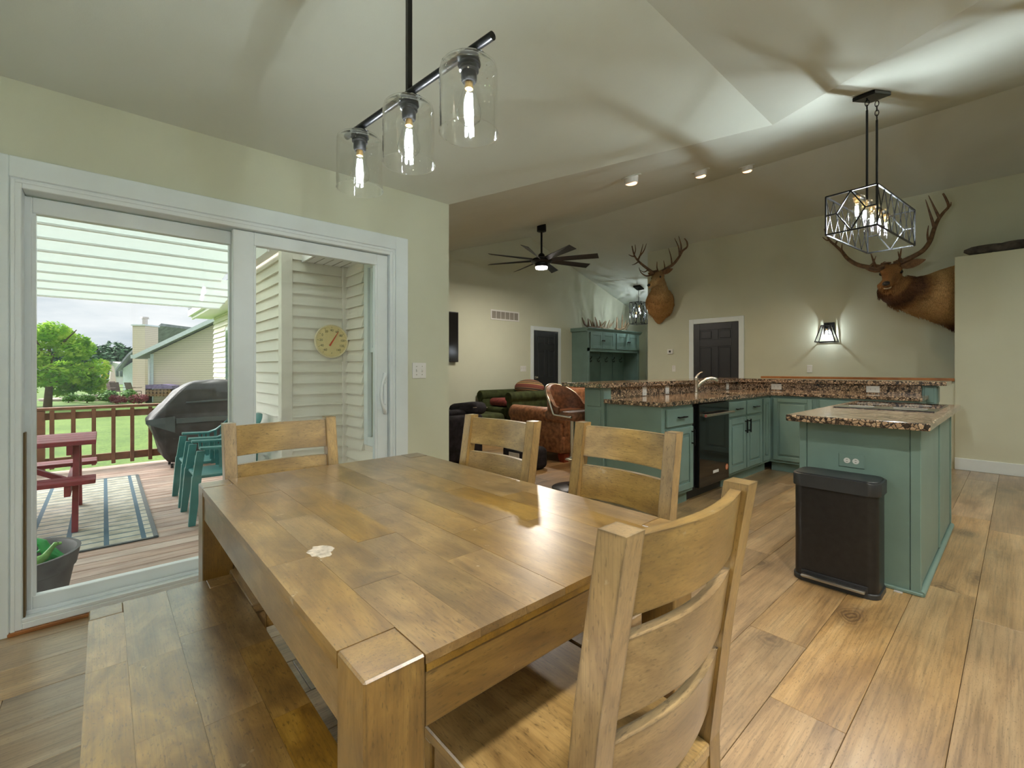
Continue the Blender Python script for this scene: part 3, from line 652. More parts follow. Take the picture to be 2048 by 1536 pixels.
# chairs: local frame faces +Y, origin on the floor under the back posts
def make_chair(label):
    t = thing('dining_chair', label, 'chair', group='ladder-back dining chairs')
    Wc = 0.42; hw_ = Wc/2; H_ = 0.962
    for s in (-1, 1):
        x = s*(hw_-0.021)
        b = B(); prof = [(0.0, 0.03), (0.25, 0.035), (0.46, 0.04), (0.70, 0.012), (H_, -0.030)]
        b.rings([[(x-0.021, y0-0.02, z0), (x+0.021, y0-0.02, z0), (x+0.021, y0+0.024, z0), (x-0.021, y0+0.024, z0)] for z0, y0 in prof])
        bmesh.ops.bevel(b.bm, geom=[e for e in b.bm.edges if e.is_manifold and e.calc_face_angle(0) > 0.6], offset=0.0025, segments=1, affect='EDGES')
        obj('back_post', b, 'chair_wood_z', t, world=False)
        obj('front_leg', B().box(s*(hw_-0.02)-0.02, s*(hw_-0.02)+0.02, 0.40, 0.44, 0, 0.435, 0.003), 'chair_wood_z', t, world=False)
        obj('side_rail', B().box(s*(hw_-0.018)-0.011, s*(hw_-0.018)+0.011, 0.06, 0.40, 0.37, 0.434, 0.002), 'chair_wood_y', t, world=False)
    def yb(z): return 0.04+(z-0.46)/(H_-0.46)*(-0.070)
    for z0, z1 in ((0.530, 0.648), (0.685, 0.803), (0.836, 0.950)):
        n = 12; front = []; 
        b = B(); rs = []
        for i in range(n+1):
            u = i/n; x = -hw_+0.040+u*(Wc-0.080); bow = -0.026*math.sin(PI*u)
            rs.append([(x, yb(z0)+bow-0.009, z0), (x, yb(z0)+bow+0.011, z0), (x, yb(z1)+bow+0.011, z1), (x, yb(z1)+bow-0.009, z1)])
        b.rings(rs); obj('back_slat', b, 'chair_wood_x', t, world=False, smooth=30)
    b = B(); b.prism([(-hw_-0.004, 0.455), (hw_+0.004, 0.455), (hw_+0.004, 0.06), (hw_-0.045, 0.06), (hw_-0.045, 0.018), (-hw_+0.045, 0.018), (-hw_+0.045, 0.06), (-hw_-0.004, 0.06)][::-1], 'z', 0.437, 0.462, 0.003)
    st = obj('seat', b, 'chair_wood_y', t, world=False)
    obj('front_rail', B().box(-hw_+0.04, hw_-0.04, 0.412, 0.434, 0.37, 0.434, 0.002), 'chair_wood_x', t, world=False)
    obj('back_rail', B().box(-hw_+0.04, hw_-0.04, 0.022, 0.044, 0.36, 0.434, 0.002), 'chair_wood_x', t, world=False)
    return t
GR = 'ladder-back dining chairs'
ch = make_chair('wooden ladder-back chair at the near end of the table, its seat in full view')
ch.location = (0.688, 0.372, 0)
dup(ch, (0.543, 1.985, 0), PI, 'ladder-back chair at the far table end in front of the patio door', GR)
dup(ch, (1.363, 0.945, 0), PI/2, 'ladder-back chair on the kitchen side of the table, nearer the island', GR)
dup(ch, (1.228, 1.470, 0), PI/2+0.06, 'ladder-back chair on the kitchen side of the table, in front of the leather armchair', GR)
# ================================================================ KITCHEN
CT, CB = 0.900, 0.862          # counter top / underside
FY = 1.915                     # cabinet face of the long leg
FX = 5.70                      # cabinet face of the short leg
EX = 3.32                      # end panel
def pull(name, T, u, z, vert, parent, L=0.10, n0=0.020):
    b = B()
    if vert:
        b.box(u-0.006, u+0.006, n0+0.018, n0+0.030, z-L/2-0.02, z+L/2+0.02, 0.002, T=T)
        for q in (z-L/2, z+L/2): b.box(u-0.005, u+0.005, n0, n0+0.02, q-0.005, q+0.005, T=T)
    else:
        b.box(u-L/2-0.02, u+L/2+0.02, n0+0.018, n0+0.030, z-0.006, z+0.006, 0.002, T=T)
        for q in (u-L/2, u+L/2): b.box(q-0.005, q+0.005, n0, n0+0.02, z-0.005, z+0.005, T=T)
    return obj(name, b, 'black_metal', parent)
def raised_door(T, u0, u1, z0, z1, parent, mat='green_paint', st=0.058, name='door', handle=None, n0=0.0):
    b = B(); q = n0
    b.box(u0, u1, q, q+0.011, z0, z1, 0.002, T=T)
    b.box(u0, u0+st, q+0.011, q+0.020, z0, z1, 0.003, T=T).box(u1-st, u1, q+0.011, q+0.020, z0, z1, 0.003, T=T).box(u0+st, u1-st, q+0.011, q+0.020, z0, z0+st, 0.003, T=T).box(u0+st, u1-st, q+0.011, q+0.020, z1-st, z1, 0.003, T=T)
    if u1-u0-2*st > 0.05: b.box(u0+st+0.018, u1-st-0.018, q+0.011, q+0.021, z0+st+0.018, z1-st-0.018, 0.008, T=T)
    d = obj(name, b, mat, parent)
    if handle: pull('handle', T, handle[0], handle[1], True, d, n0=q+0.02)
    return d
def drawer(T, u0, u1, z0, z1, parent, mat='green_paint'):
    d = obj('drawer', B().box(u0, u1, 0, 0.020, z0, z1, 0.006, 2, T=T), mat, parent)
    pull('handle', T, (u0+u1)/2, (z0+z1)/2, False, d); return d
def cab(label, T, u0, u1, depth, cols, sides='', group='green kitchen base cabinets', narrow=False, kick=True):
    """base cabinet: body with toe kick, per column one drawer above one door"""
    p0 = T((u0+u1)/2, -depth/2, 0)
    c_ = thing('base_cabinet', label, 'cabinet', p0, group=group)
    obj('body', B().box(u0+0.0005, u1-0.0005, -depth, 0, 0.105, CB, 0.001, T=T), 'green_paint', c_)
    if kick: obj('toe_kick', B().box(u0+0.0005, u1-0.0005, -depth, -0.055, 0.0, 0.105, T=T), 'green_paint', c_)
    n = len(cols)
    for i, (a, b_, hs) in enumerate(cols):
        if narrow: raised_door(T, a, b_, 0.135, 0.835, c_, st=0.045); continue
        drawer(T, a, b_, 0.690, 0.835, c_)
        raised_door(T, a, b_, 0.135, 0.668, c_, handle=(b_-0.03 if hs > 0 else a+0.03, 0.575))
    return c_
TA = TY(FY); TB = TX(FX)
cab('green base cabinet at the peninsula end, left of the dishwasher', TA, EX+0.025, 3.845, 0.53, [(EX+0.065, 3.825, 1)])
cab('green sink base cabinet with two drawers and two doors', TA, 4.535, 5.44, 0.53, [(4.56, 4.975, 1), (5.005, 5.415, -1)])
cab('narrow green filler cabinet in the inner corner of the counter', TA, 5.44, FX-0.001, 0.53, [(5.465, 5.665, 1)], narrow=True)
cab('green corner cabinet with one tall door facing the dining table', TB, 1.45, FY-0.001, 0.43, [(1.49, 1.875, -1)], narrow=True)
cab('green drawer cabinet of the short counter, behind the island', TB, 0.62, 1.45, 0.43, [(0.66, 1.02, 1), (1.06, 1.42, -1)])
# filler behind corner, end panel
ep = obj('end_panel', B().box(EX, EX+0.025, FY-0.004, 2.45, 0.0, CB, 0.002).box(EX-0.012, EX, FY-0.004, 2.45, 0.0, 0.035, 0.004), 'green_paint'); tag(ep, 'flat green end panel of the peninsula facing the dining table', 'panel')
# bar wall with columns
bw = thing('breakfast_bar', 'raised green breakfast bar wall wrapping the kitchen counter', 'bar', (4.8, 2.55, 0))
obj('knee_wall', B().box(EX+0.06, 6.32, 2.475, 2.645, 0, 0.998).box(6.155, 6.32, 0.60, 2.475, 0, 0.998), 'green_paint', bw)
def column(x0, x1, y0, y1):
    b = B(); b.box(x0, x1, y0, y1, 0, 0.998, 0.004)
    c_ = obj('column', b, 'green_paint', bw)
    return c_
c1 = column(EX-0.03, EX+0.08, 2.452, 2.668)
for z0, z1 in ((0.06, 0.50), (0.53, 0.80), (0.83, 0.985)):
    obj('panel_strip', B().box(EX-0.038, EX-0.030, 2.485, 2.635, z0, z1, 0.003), 'green_paint', c1)
c2 = column(6.145, 6.335, 0.545, 0.655)
for z0, z1 in ((0.06, 0.50), (0.53, 0.80), (0.83, 0.985)):
    obj('panel_strip', B().box(6.137, 6.145, 0.565, 0.635, z0, z1, 0.003).box(6.16, 6.32, 0.538, 0.545, z0, z1, 0.003), 'green_paint', c2)
# counters
SX0, SX1, SY0, SY1 = 4.72, 5.27, 1.985, 2.235
b = B()
b.box(EX-0.035, SX0, FY-0.03, 2.452, CB, CT, 0.006, 2).box(SX1, 6.13, FY-0.03, 2.452, CB, CT, 0.006, 2).box(SX0-0.006, SX1+0.006, FY-0.03, SY0, CB, CT, 0.0).box(SX0-0.006, SX1+0.006, SY1, 2.452, CB, CT, 0.0)
b.box(FX-0.03, 6.13, 0.60, FY-0.02, CB, CT, 0.006, 2)
tag(obj('countertop', b, 'granite'), 'L-shaped brown speckled granite countertop with the sink', 'countertop')
b = B(); b.box(EX+0.081, 6.153, 2.452, 2.474, CT-0.002, 0.998).box(6.131, 6.154, 0.657, 2.451, CT-0.002, 0.998)
tag(obj('backsplash', b, 'granite'), 'low granite backsplash under the raised bar top', 'backsplash')
b = B(); b.prism([(3.20, 2.405), (6.09, 2.405), (6.09, 0.47), (6.62, 0.47), (6.62, 2.87), (3.20, 2.87)], 'z', 1.0, 1.040, 0.006, 2)
tag(obj('granite_bar', b, 'granite'), 'L-shaped granite bar top raised above the counter', 'bar top')
# sink and tap
sk = thing('sink', 'undermount sink set into the granite counter', 'sink', ((SX0+SX1)/2, (SY0+SY1)/2, 0.72))
obj('basin', B().box(SX0-0.01, SX1+0.01, SY0-0.01, SY1+0.01, 0.70, 0.715).box(SX0-0.012, SX0, SY0-0.01, SY1+0.01, 0.715, CB-0.001).box(SX1, SX1+0.012, SY0-0.01, SY1+0.01, 0.715, CB-0.001).box(SX0, SX1, SY0-0.012, SY0, 0.715, CB-0.001).box(SX0, SX1, SY1, SY1+0.012, 0.715, CB-0.001), 'sink_white', sk)
obj('drain', B().cyl((4.99, 2.11, 0.715), (4.99, 2.11, 0.719), 0.04), 'steel', sk)
fx, fy = 4.70, 2.30
fc = thing('kitchen_faucet', 'brushed steel kitchen faucet with pull-out spout beside the sink', 'faucet', (fx, fy, CT))
obj('body', B().lathe([(0.030, 0), (0.030, 0.012), (0.022, 0.02), (0.021, 0.13), (0.024, 0.14), (0.022, 0.17), (0.010, 0.182)], (fx, fy, CT), 18), 'steel', fc, smooth=40)
obj('lever', B().tube([(fx, fy, CT+0.178), (fx+0.02, fy-0.008, CT+0.20), (fx+0.05, fy-0.02, CT+0.222), (fx+0.085, fy-0.03, CT+0.232)], [0.012, 0.010, 0.008, 0.006], 8), 'steel', fc, smooth=60)
obj('spout', B().tube([(fx, fy, CT+0.06), (fx+0.03, fy-0.03, CT+0.11), (fx+0.07, fy-0.07, CT+0.155), (fx+0.12, fy-0.11, CT+0.168), (fx+0.16, fy-0.14, CT+0.158), (fx+0.175, fy-0.152, CT+0.140)], [0.016, 0.016, 0.016, 0.017, 0.020, 0.018], 10), 'steel', fc, smooth=60)
# dishwasher
dw = thing('dishwasher', 'black dishwasher with a steel bar handle under the counter', 'dishwasher', (4.19, 2.15, 0))
obj('tub', B().box(3.850, 4.530, FY+0.012, 2.44, 0.10, CB-0.001), 'black_paint', dw)
obj('kick_plate', B().box(3.86, 4.52, FY+0.06, FY+0.08, 0.004, 0.10), 'black_paint', dw)
dd = obj('door', B().box(3.905, 4.515, FY-0.035, FY+0.010, 0.11, 0.852, 0.004), 'black_gloss', dw)
b = B(); b.cyl((3.925, FY-0.085, 0.755), (4.505, FY-0.085, 0.755), 0.013, n=14)
h_ = obj('bar_handle', b, 'steel', dd, smooth=40)
obj('bracket', B().box(3.94, 3.965, FY-0.085, FY-0.035, 0.745, 0.765).box(4.465, 4.49, FY-0.085, FY-0.035, 0.745, 0.765), 'steel', dd)
obj('badge', B().cyl((3.920, FY-0.085, 0.755), (3.9255, FY-0.085, 0.755), 0.0135, n=16), 'red_badge', dd)
obj('badge_ring', B().tube([(3.9195, FY-0.085+0.013*math.cos(k*PI/8), 0.755+0.013*math.sin(k*PI/8)) for k in range(16)], 0.0025, 5, closed=True).box(3.9188, 3.9195, FY-0.090, FY-0.080, 0.7525, 0.7575), 'steel', dd)
obj('name_plate', B().box(4.17, 4.285, FY-0.0375, FY-0.035, 0.205, 0.232, 0.001), 'plate_white', dd)
obj('sticker', B().cyl((4.465, FY-0.0362, 0.225), (4.465, FY-0.035, 0.225), 0.028, n=20), 'orange_sticker', dd)
obj('sticker_mark', B().box(4.458, 4.472, FY-0.0368, FY-0.0362, 0.212, 0.238).cyl((4.465, FY-0.0368, 0.232), (4.465, FY-0.0362, 0.232), 0.010), 'plate_white', dd)
def slab_text(body, size, loc, rot, parent, mat='ink', name='lettering', ex=0.0004, align='CENTER'):
    cu = bpy.data.curves.new(name, 'FONT'); cu.body = body; cu.size = size; cu.align_x = align; cu.align_y = 'CENTER'; cu.extrude = ex
    tmp = bpy.data.objects.new(name, cu); me = bpy.data.meshes.new_from_object(tmp); bpy.data.objects.remove(tmp); bpy.data.curves.remove(cu)
    me.materials.clear(); me.materials.append(MATS[mat]); o = bpy.data.objects.new(name, me); C.objects.link(o); o.parent = parent
    o.location = Vector(loc)-origin(parent); o.rotation_euler = rot; return o
# outlets and switches ------------------------------------------------
def outlet(name, T, u, z, w_, h_, label, kind, mat='plate_white', group=None, gang=1):
    o = thing(name, label, kind, T(u, 0, z), group=group)
    obj('plate', B().box(u-w_/2, u+w_/2, 0, 0.006, z-h_/2, z+h_/2, 0.002, T=T), mat, o)
    if kind == 'outlet':
        horiz = w_ > h_
        for s in (-1, 1):
            cu, cz = (u+s*0.02, z) if horiz else (u, z+s*0.02)
            f_ = obj('socket', B().cyl(T(cu, 0.006, cz), T(cu, 0.0085, cz), 0.0155, n=14), 'plate_white', o)
            b = B()
            for q in (-0.006, 0.006):
                if horiz: b.box(cu-0.004, cu+0.004, 0.0083, 0.0090, cz+q-0.0012, cz+q+0.0012, T=T)
                else: b.box(cu+q-0.0012, cu+q+0.0012, 0.0083, 0.0090, cz-0.004, cz+0.004, T=T)
            obj('slot', b, 'ink', f_)
    else:
        for g in range(gang):
            cu = u+(g-(gang-1)/2)*0.046
            obj('toggle', B().hull8([T(cu-0.005, 0.006, z-0.011), T(cu+0.005, 0.006, z-0.011), T(cu+0.005, 0.006, z+0.011), T(cu-0.005, 0.006, z+0.011), T(cu-0.004, 0.016, z+0.002), T(cu+0.004, 0.016, z+0.002), T(cu+0.004, 0.014, z+0.011), T(cu-0.004, 0.014, z+0.011)]), 'plate_white', o)
            obj('screw', B().cyl(T(cu, 0.006, z+0.03), T(cu, 0.0068, z+0.03), 0.003, n=8).cyl(T(cu, 0.006, z-0.03), T(cu, 0.0068, z-0.03), 0.003, n=8), 'steel', o)
    return o
TS = TY(2.452); TS2 = TX(6.131); z_o = 0.948
outlet('wall_outlet', TS, 3.94, z_o, 0.07, 0.085, 'white outlet on the granite backsplash nearest the peninsula end', 'outlet')
outlet('light_switch', TS, 4.37, z_o, 0.07, 0.085, 'white switch plate on the backsplash left of the faucet', 'switch', gang=1)
outlet('wall_outlet', TS, 5.84, z_o, 0.07, 0.085, 'white outlet on the backsplash right of the faucet, before the corner', 'outlet')
outlet('wall_outlet', TS2, 1.985, z_o, 0.115, 0.07, 'white sideways outlet on the backsplash just past the corner', 'outlet')
outlet('wall_outlet', TS2, 1.045, z_o, 0.115, 0.07, 'white sideways outlet on the backsplash behind the island', 'outlet')
outlet('light_switch', TY(2.95), 1.727, 1.155, 0.114, 0.114, 'white double light switch beside the patio door casing', 'switch', gang=2)
outlet('light_switch', TY(6.8), 6.41, 1.165, 0.16, 0.114, 'white triple light switch left of the gable wall door', 'switch', gang=3)
outlet('light_switch', TX(8.0), 4.345, 1.17, 0.07, 0.114, 'white light switch below the thermostat', 'switch')
outlet('light_switch', TX(8.0), 2.13, 1.165, 0.07, 0.114, 'white light switch below the wall lantern', 'switch')
th = thing('thermostat', 'small white thermostat on the wall below the red deer', 'thermostat', (8, 4.415, 1.49))
obj('case', B().box(7.975, 8.0, 4.36, 4.47, 1.445, 1.535, 0.006, 2), 'plate_white', th); obj('display', B().box(7.9735, 7.975, 4.395, 4.435, 1.472, 1.51), 'ink', th)
# island --------------------------------------------------------------
IX0, IX1, IY0, IY1 = 3.125, 4.66, 0.338, 0.885
isl = thing('kitchen_island', 'green kitchen island base with panelled side', 'island', ((IX0+IX1)/2, (IY0+IY1)/2, 0))
ZI = CB
obj('body', B().box(IX0+0.012, IX1, IY0+0.012, IY1-0.02, 0.0, ZI), 'green_paint', isl)
obj('front_panel', B().box(IX0, IX0+0.012, IY0+0.042, IY1-0.04, 0, ZI, 0.001), 'green_paint', isl)
for y in ((IY0-0.002, IY0+0.040), (IY1-0.038, IY1)):
    obj('corner_stile', B().box(IX0-0.006, IX0+0.03, y[0], y[1], 0, ZI, 0.003), 'green_paint', isl)
xm = (IX0+IX1)/2+0.06
for a, b_ in ((IX0+0.032, xm-0.012), (xm+0.012, IX1-0.02)):
    obj('side_panel', B().box(a, b_, IY0+0.004, IY0+0.014, 0.03, ZI-0.004, 0.001), 'green_paint', isl)
for a, b_ in ((xm-0.012, xm+0.012), (IX1-0.02, IX1+0.004)):
    obj('batten', B().box(a, b_, IY0-0.004, IY0+0.010, 0.03, ZI-0.004, 0.004), 'green_paint', isl)
obj('shoe_moulding', B().tube([(IX0-0.01, IY0-0.004, 0.012), (IX1+0.01, IY0-0.004, 0.012)], 0.016, 10), 'green_paint', isl, smooth=50)
obj('shoe_moulding', B().box(IX0-0.018, IX0, IY0-0.012, IY1, 0, 0.018, 0.004), 'green_paint', isl)
TI = lambda u, n, z: (u, IY1-0.02+n, z)
for a, b_ in ((IX0+0.04, 3.62), (3.64, 4.12), (4.14, IX1-0.03)):
    raised_door(TI, a, b_, 0.13, 0.84, isl, handle=None)
tag(obj('island_top', B().box(IX0-0.135, IX1+0.06, IY0-0.05, IY1+0.035, ZI, CT, 0.007, 2), 'granite'), 'granite slab on top of the kitchen island', 'countertop')
ck = thing('cooktop', 'black glass cooktop set into the island granite', 'cooktop', (4.1, 0.6, CT))
obj('glass', B().box(3.78, 4.60, 0.345, 0.865, CT, CT+0.006, 0.002), 'cooktop_glass', ck)
for k, (x, y, r) in enumerate(((3.96, 0.48, 0.085), (3.96, 0.74, 0.07), (4.32, 0.48, 0.07), (4.32, 0.74, 0.09))):
    obj('burner_ring', B().tube([(x+r*math.cos(a*PI/16), y+r*math.sin(a*PI/16), CT+0.0062) for a in range(32)], 0.0012, 4, closed=True), 'vent_grey', ck)
outlet('wall_outlet', TX(IX0), 0.628, 0.652, 0.118, 0.075, 'green painted outlet on the end of the island above the trash can', 'outlet', mat='green_paint')
# trash can -----------------------------------------------------------
tb = thing('trash_can', 'black rectangular step trash can against the island', 'trash can', (2.99, 0.68, 0))
ax0, ax1, ay0, ay1, zt = 2.875, 3.100, 0.462, 0.858, 0.60
def rrect(x0, x1, y0, y1, r, n=6):
    p = []
    for cx, cy, a0 in ((x1-r, y1-r, 0), (x0+r, y1-r, PI/2), (x0+r, y0+r, PI), (x1-r, y0+r, 1.5*PI)):
        for k in range(n+1): a = a0+PI/2*k/n; p.append((cx+r*math.cos(a), cy+r*math.sin(a)))
    return p
obj('body', B().prism(rrect(ax0+0.01, ax1-0.01, ay0+0.01, ay1-0.01, 0.045), 'z', 0.02, 0.52), 'bin_black', tb, smooth=40)
obj('base', B().prism(rrect(ax0+0.003, ax1-0.003, ay0+0.003, ay1-0.003, 0.048), 'z', 0.0, 0.028, 0.004), 'bin_lid', tb, smooth=40)
ld = obj('lid', B().prism(rrect(ax0, ax1, ay0, ay1, 0.05), 'z', 0.52, 0.588, 0.006, 2), 'bin_lid', tb, smooth=35)
obj('lid_top', B().prism(rrect(ax0+0.012, ax1-0.012, ay0+0.012, ay1-0.012, 0.042), 'z', 0.586, 0.594, 0.003), 'bin_lid', ld, smooth=35)
obj('pedal', B().box(ax0-0.03, ax0+0.006, ay0+0.055, ay1-0.055, 0.028, 0.046, 0.008, 2), 'pedal_metal', tb, smooth=40)
obj('pedal_recess', B().box(ax0+0.002, ax0+0.012, ay0+0.05, ay1-0.05, 0.022, 0.06, 0.002), 'black_paint', tb)
tag(obj('floor_scrap', B().box(3.085, 3.105, 0.405, 0.44, 0.0, 0.003), 'paper'), 'small white scrap on the floor beside the trash can', 'scrap')
# bar stool -----------------------------------------------------------
bs_ = thing('bar_stool', 'brown leather swivel bar stool with curved metal frame at the bar end', 'stool', (3.42, 2.92, 0))
sx_, sy_ = 3.42, 2.92
obj('base', B().lathe([(0.205, 0.0), (0.205, 0.008), (0.19, 0.016), (0.05, 0.028), (0.03, 0.06), (0.03, 0.08)], (sx_, sy_, 0), 28), 'black_metal', bs_, smooth=40)
obj('pole', B().cyl((sx_, sy_, 0.02), (sx_, sy_, 0.68), 0.026, n=16), 'steel', bs_, smooth=40)
obj('footrest', B().tube([(sx_, sy_, 0.30), (sx_-0.12, sy_-0.02, 0.30), (sx_-0.13, sy_-0.17, 0.30), (sx_+0.13, sy_-0.17, 0.30), (sx_+0.12, sy_-0.02, 0.30), (sx_, sy_, 0.30)], 0.011, 8), 'steel', bs_, smooth=60)
obj('seat', B().box(sx_-0.215, sx_+0.215, sy_-0.20, sy_+0.19, 0.68, 0.765, 0.035, 4), 'stool_leather', bs_, smooth=60)
rs = []
for i in range(17):
    a = PI*(-0.06+1.12*i/16); cxx, cyy = math.cos(a), math.sin(a); k = 0.75+0.25*math.sin(max(0, min(PI, a)))
    r0, r1 = 0.195, 0.225
    hz = 0.80+0.21*math.sin(max(0, min(PI, a)))**0.7
    rs.append([(sx_+r0*cxx, sy_+0.03+r0*cyy, 0.72), (sx_+r1*cxx, sy_+0.03+r1*cyy, 0.72), (sx_+(r1+0.012)*cxx, sy_+0.03+(r1+0.012)*cyy, hz), (sx_+(r0+0.005)*cxx, sy_+0.03+(r0+0.005)*cyy, hz)])
obj('backrest', B().rings(rs), 'stool_leather', bs_, smooth=50)
obj('metal_frame', B().tube([(sx_-0.235, sy_-0.18, 0.72), (sx_-0.242, sy_+0.02, 0.73)]+[(sx_+0.245*math.cos(PI*(1-i/12)), sy_+0.03+0.245*math.sin(PI*(1-i/12)), 0.74+0.27*math.sin(PI*i/12)**0.6) for i in range(13)]+[(sx_+0.242, sy_+0.02, 0.73), (sx_+0.235, sy_-0.18, 0.72)], 0.011, 8), 'steel', bs_, smooth=60)
# ================================================================ LAMPS
P_KFILL = 26.0
P_DFILL = 50.0
COOL = (0.86, 0.94, 1.0); WARM = (1.0, 0.72, 0.46)
P_DIN, P_KIT, P_FOY, P_FAN, P_CAN, P_SCO = 9.0, 13.0, 7.0, 18.0, 28.0, 4.0
def edison(parent, c, zt, power, scale=1.0, socket='black_metal', col=COOL, up=1, ws=1.25):
    """socket whose top is at zt, bulb hanging below it (or standing when up=-1)"""
    s = scale
    def pf(lst): return [(r*s, -z*s*up) for r, z in lst]
    obj('socket', B().lathe(pf([(0.012, 0), (0.030, 0.002), (0.030, 0.012), (0.024, 0.016), (0.024, 0.040), (0.020, 0.046)]), (c[0], c[1], zt), 18), socket, parent, smooth=35)
    bl = obj('bulb', B().lathe(pf([(0.0125, 0.044), (0.013*ws, 0.065), (0.019*ws, 0.085), (0.029*ws, 0.125), (0.031*ws, 0.142), (0.027*ws, 0.160), (0.014*ws, 0.172), (0.002, 0.176)]), (c[0], c[1], zt), 18), 'bulb_glass', parent, smooth=60)
    obj('bulb_base', B().cyl((c[0], c[1], zt-0.046*s*up), (c[0], c[1], zt-0.066*s*up), 0.0125*s), 'brass', bl)
    f = B()
    for k in range(4):
        a = k*PI/2+0.4; r = 0.008*s
        f.cyl((c[0]+r*math.cos(a), c[1]+r*math.sin(a), zt-0.082*s*up), (c[0]+1.4*r*math.cos(a), c[1]+1.4*r*math.sin(a), zt-0.142*s*up), 0.0042*s, n=6)
    obj('filament', f, 'bulb_core', bl)
    point(parent, (c[0], c[1], zt-0.112*s*up), power, col, 0.011*s)
# dining pendant: bar with three seeded glass shades
dA, dB = Vector((0.700, 0.850, 1.975)), Vector((0.628, 1.560, 1.975))
dv = (dB-dA).normalized(); mid = dA+dv*0.345
pd = thing('pendant_light', 'black linear pendant with three clear glass cylinder shades over the table', 'pendant lamp', (mid.x, mid.y, 2.75))
obj('crossbar', B().cyl(dA, dB, 0.0105, n=14), 'black_metal', pd, smooth=40)
zc = ZD-M_SL*abs(mid.y-RID)-0.01
obj('rod', B().box(mid.x-0.007, mid.x+0.007, mid.y-0.007, mid.y+0.007, 1.975, zc-0.02), 'black_metal', pd)
obj('canopy', B().lathe([(0.065, 0.012), (0.065, -0.004), (0.05, -0.022), (0.015, -0.03)], (mid.x, mid.y, zc), 24), 'black_metal', pd, smooth=40)
for k, L in enumerate((0.085, 0.345, 0.625)):
    p_ = dA+dv*L
    obj('shade_collar', B().lathe([(0.012, 0), (0.026, -0.006), (0.026, -0.020), (0.030, -0.022), (0.030, -0.028)], (p_.x, p_.y, 1.970), 18), 'black_metal', pd, smooth=40)
    pr_ = [(0.028, 0), (0.058, -0.001), (0.068, -0.004), (0.0735, -0.012), (0.075, -0.024), (0.075, -0.172), (0.0765, -0.175), (0.0735, -0.175), (0.0725, -0.170), (0.0725, -0.026), (0.071, -0.014), (0.066, -0.008), (0.028, -0.004)]
    obj('glass_shade', B().lathe(pr_, (p_.x, p_.y, 1.943), 36, cap=False), 'shade_glass', pd, smooth=60)
    edison(pd, (p_.x, p_.y), 1.936, P_DIN, 0.84)
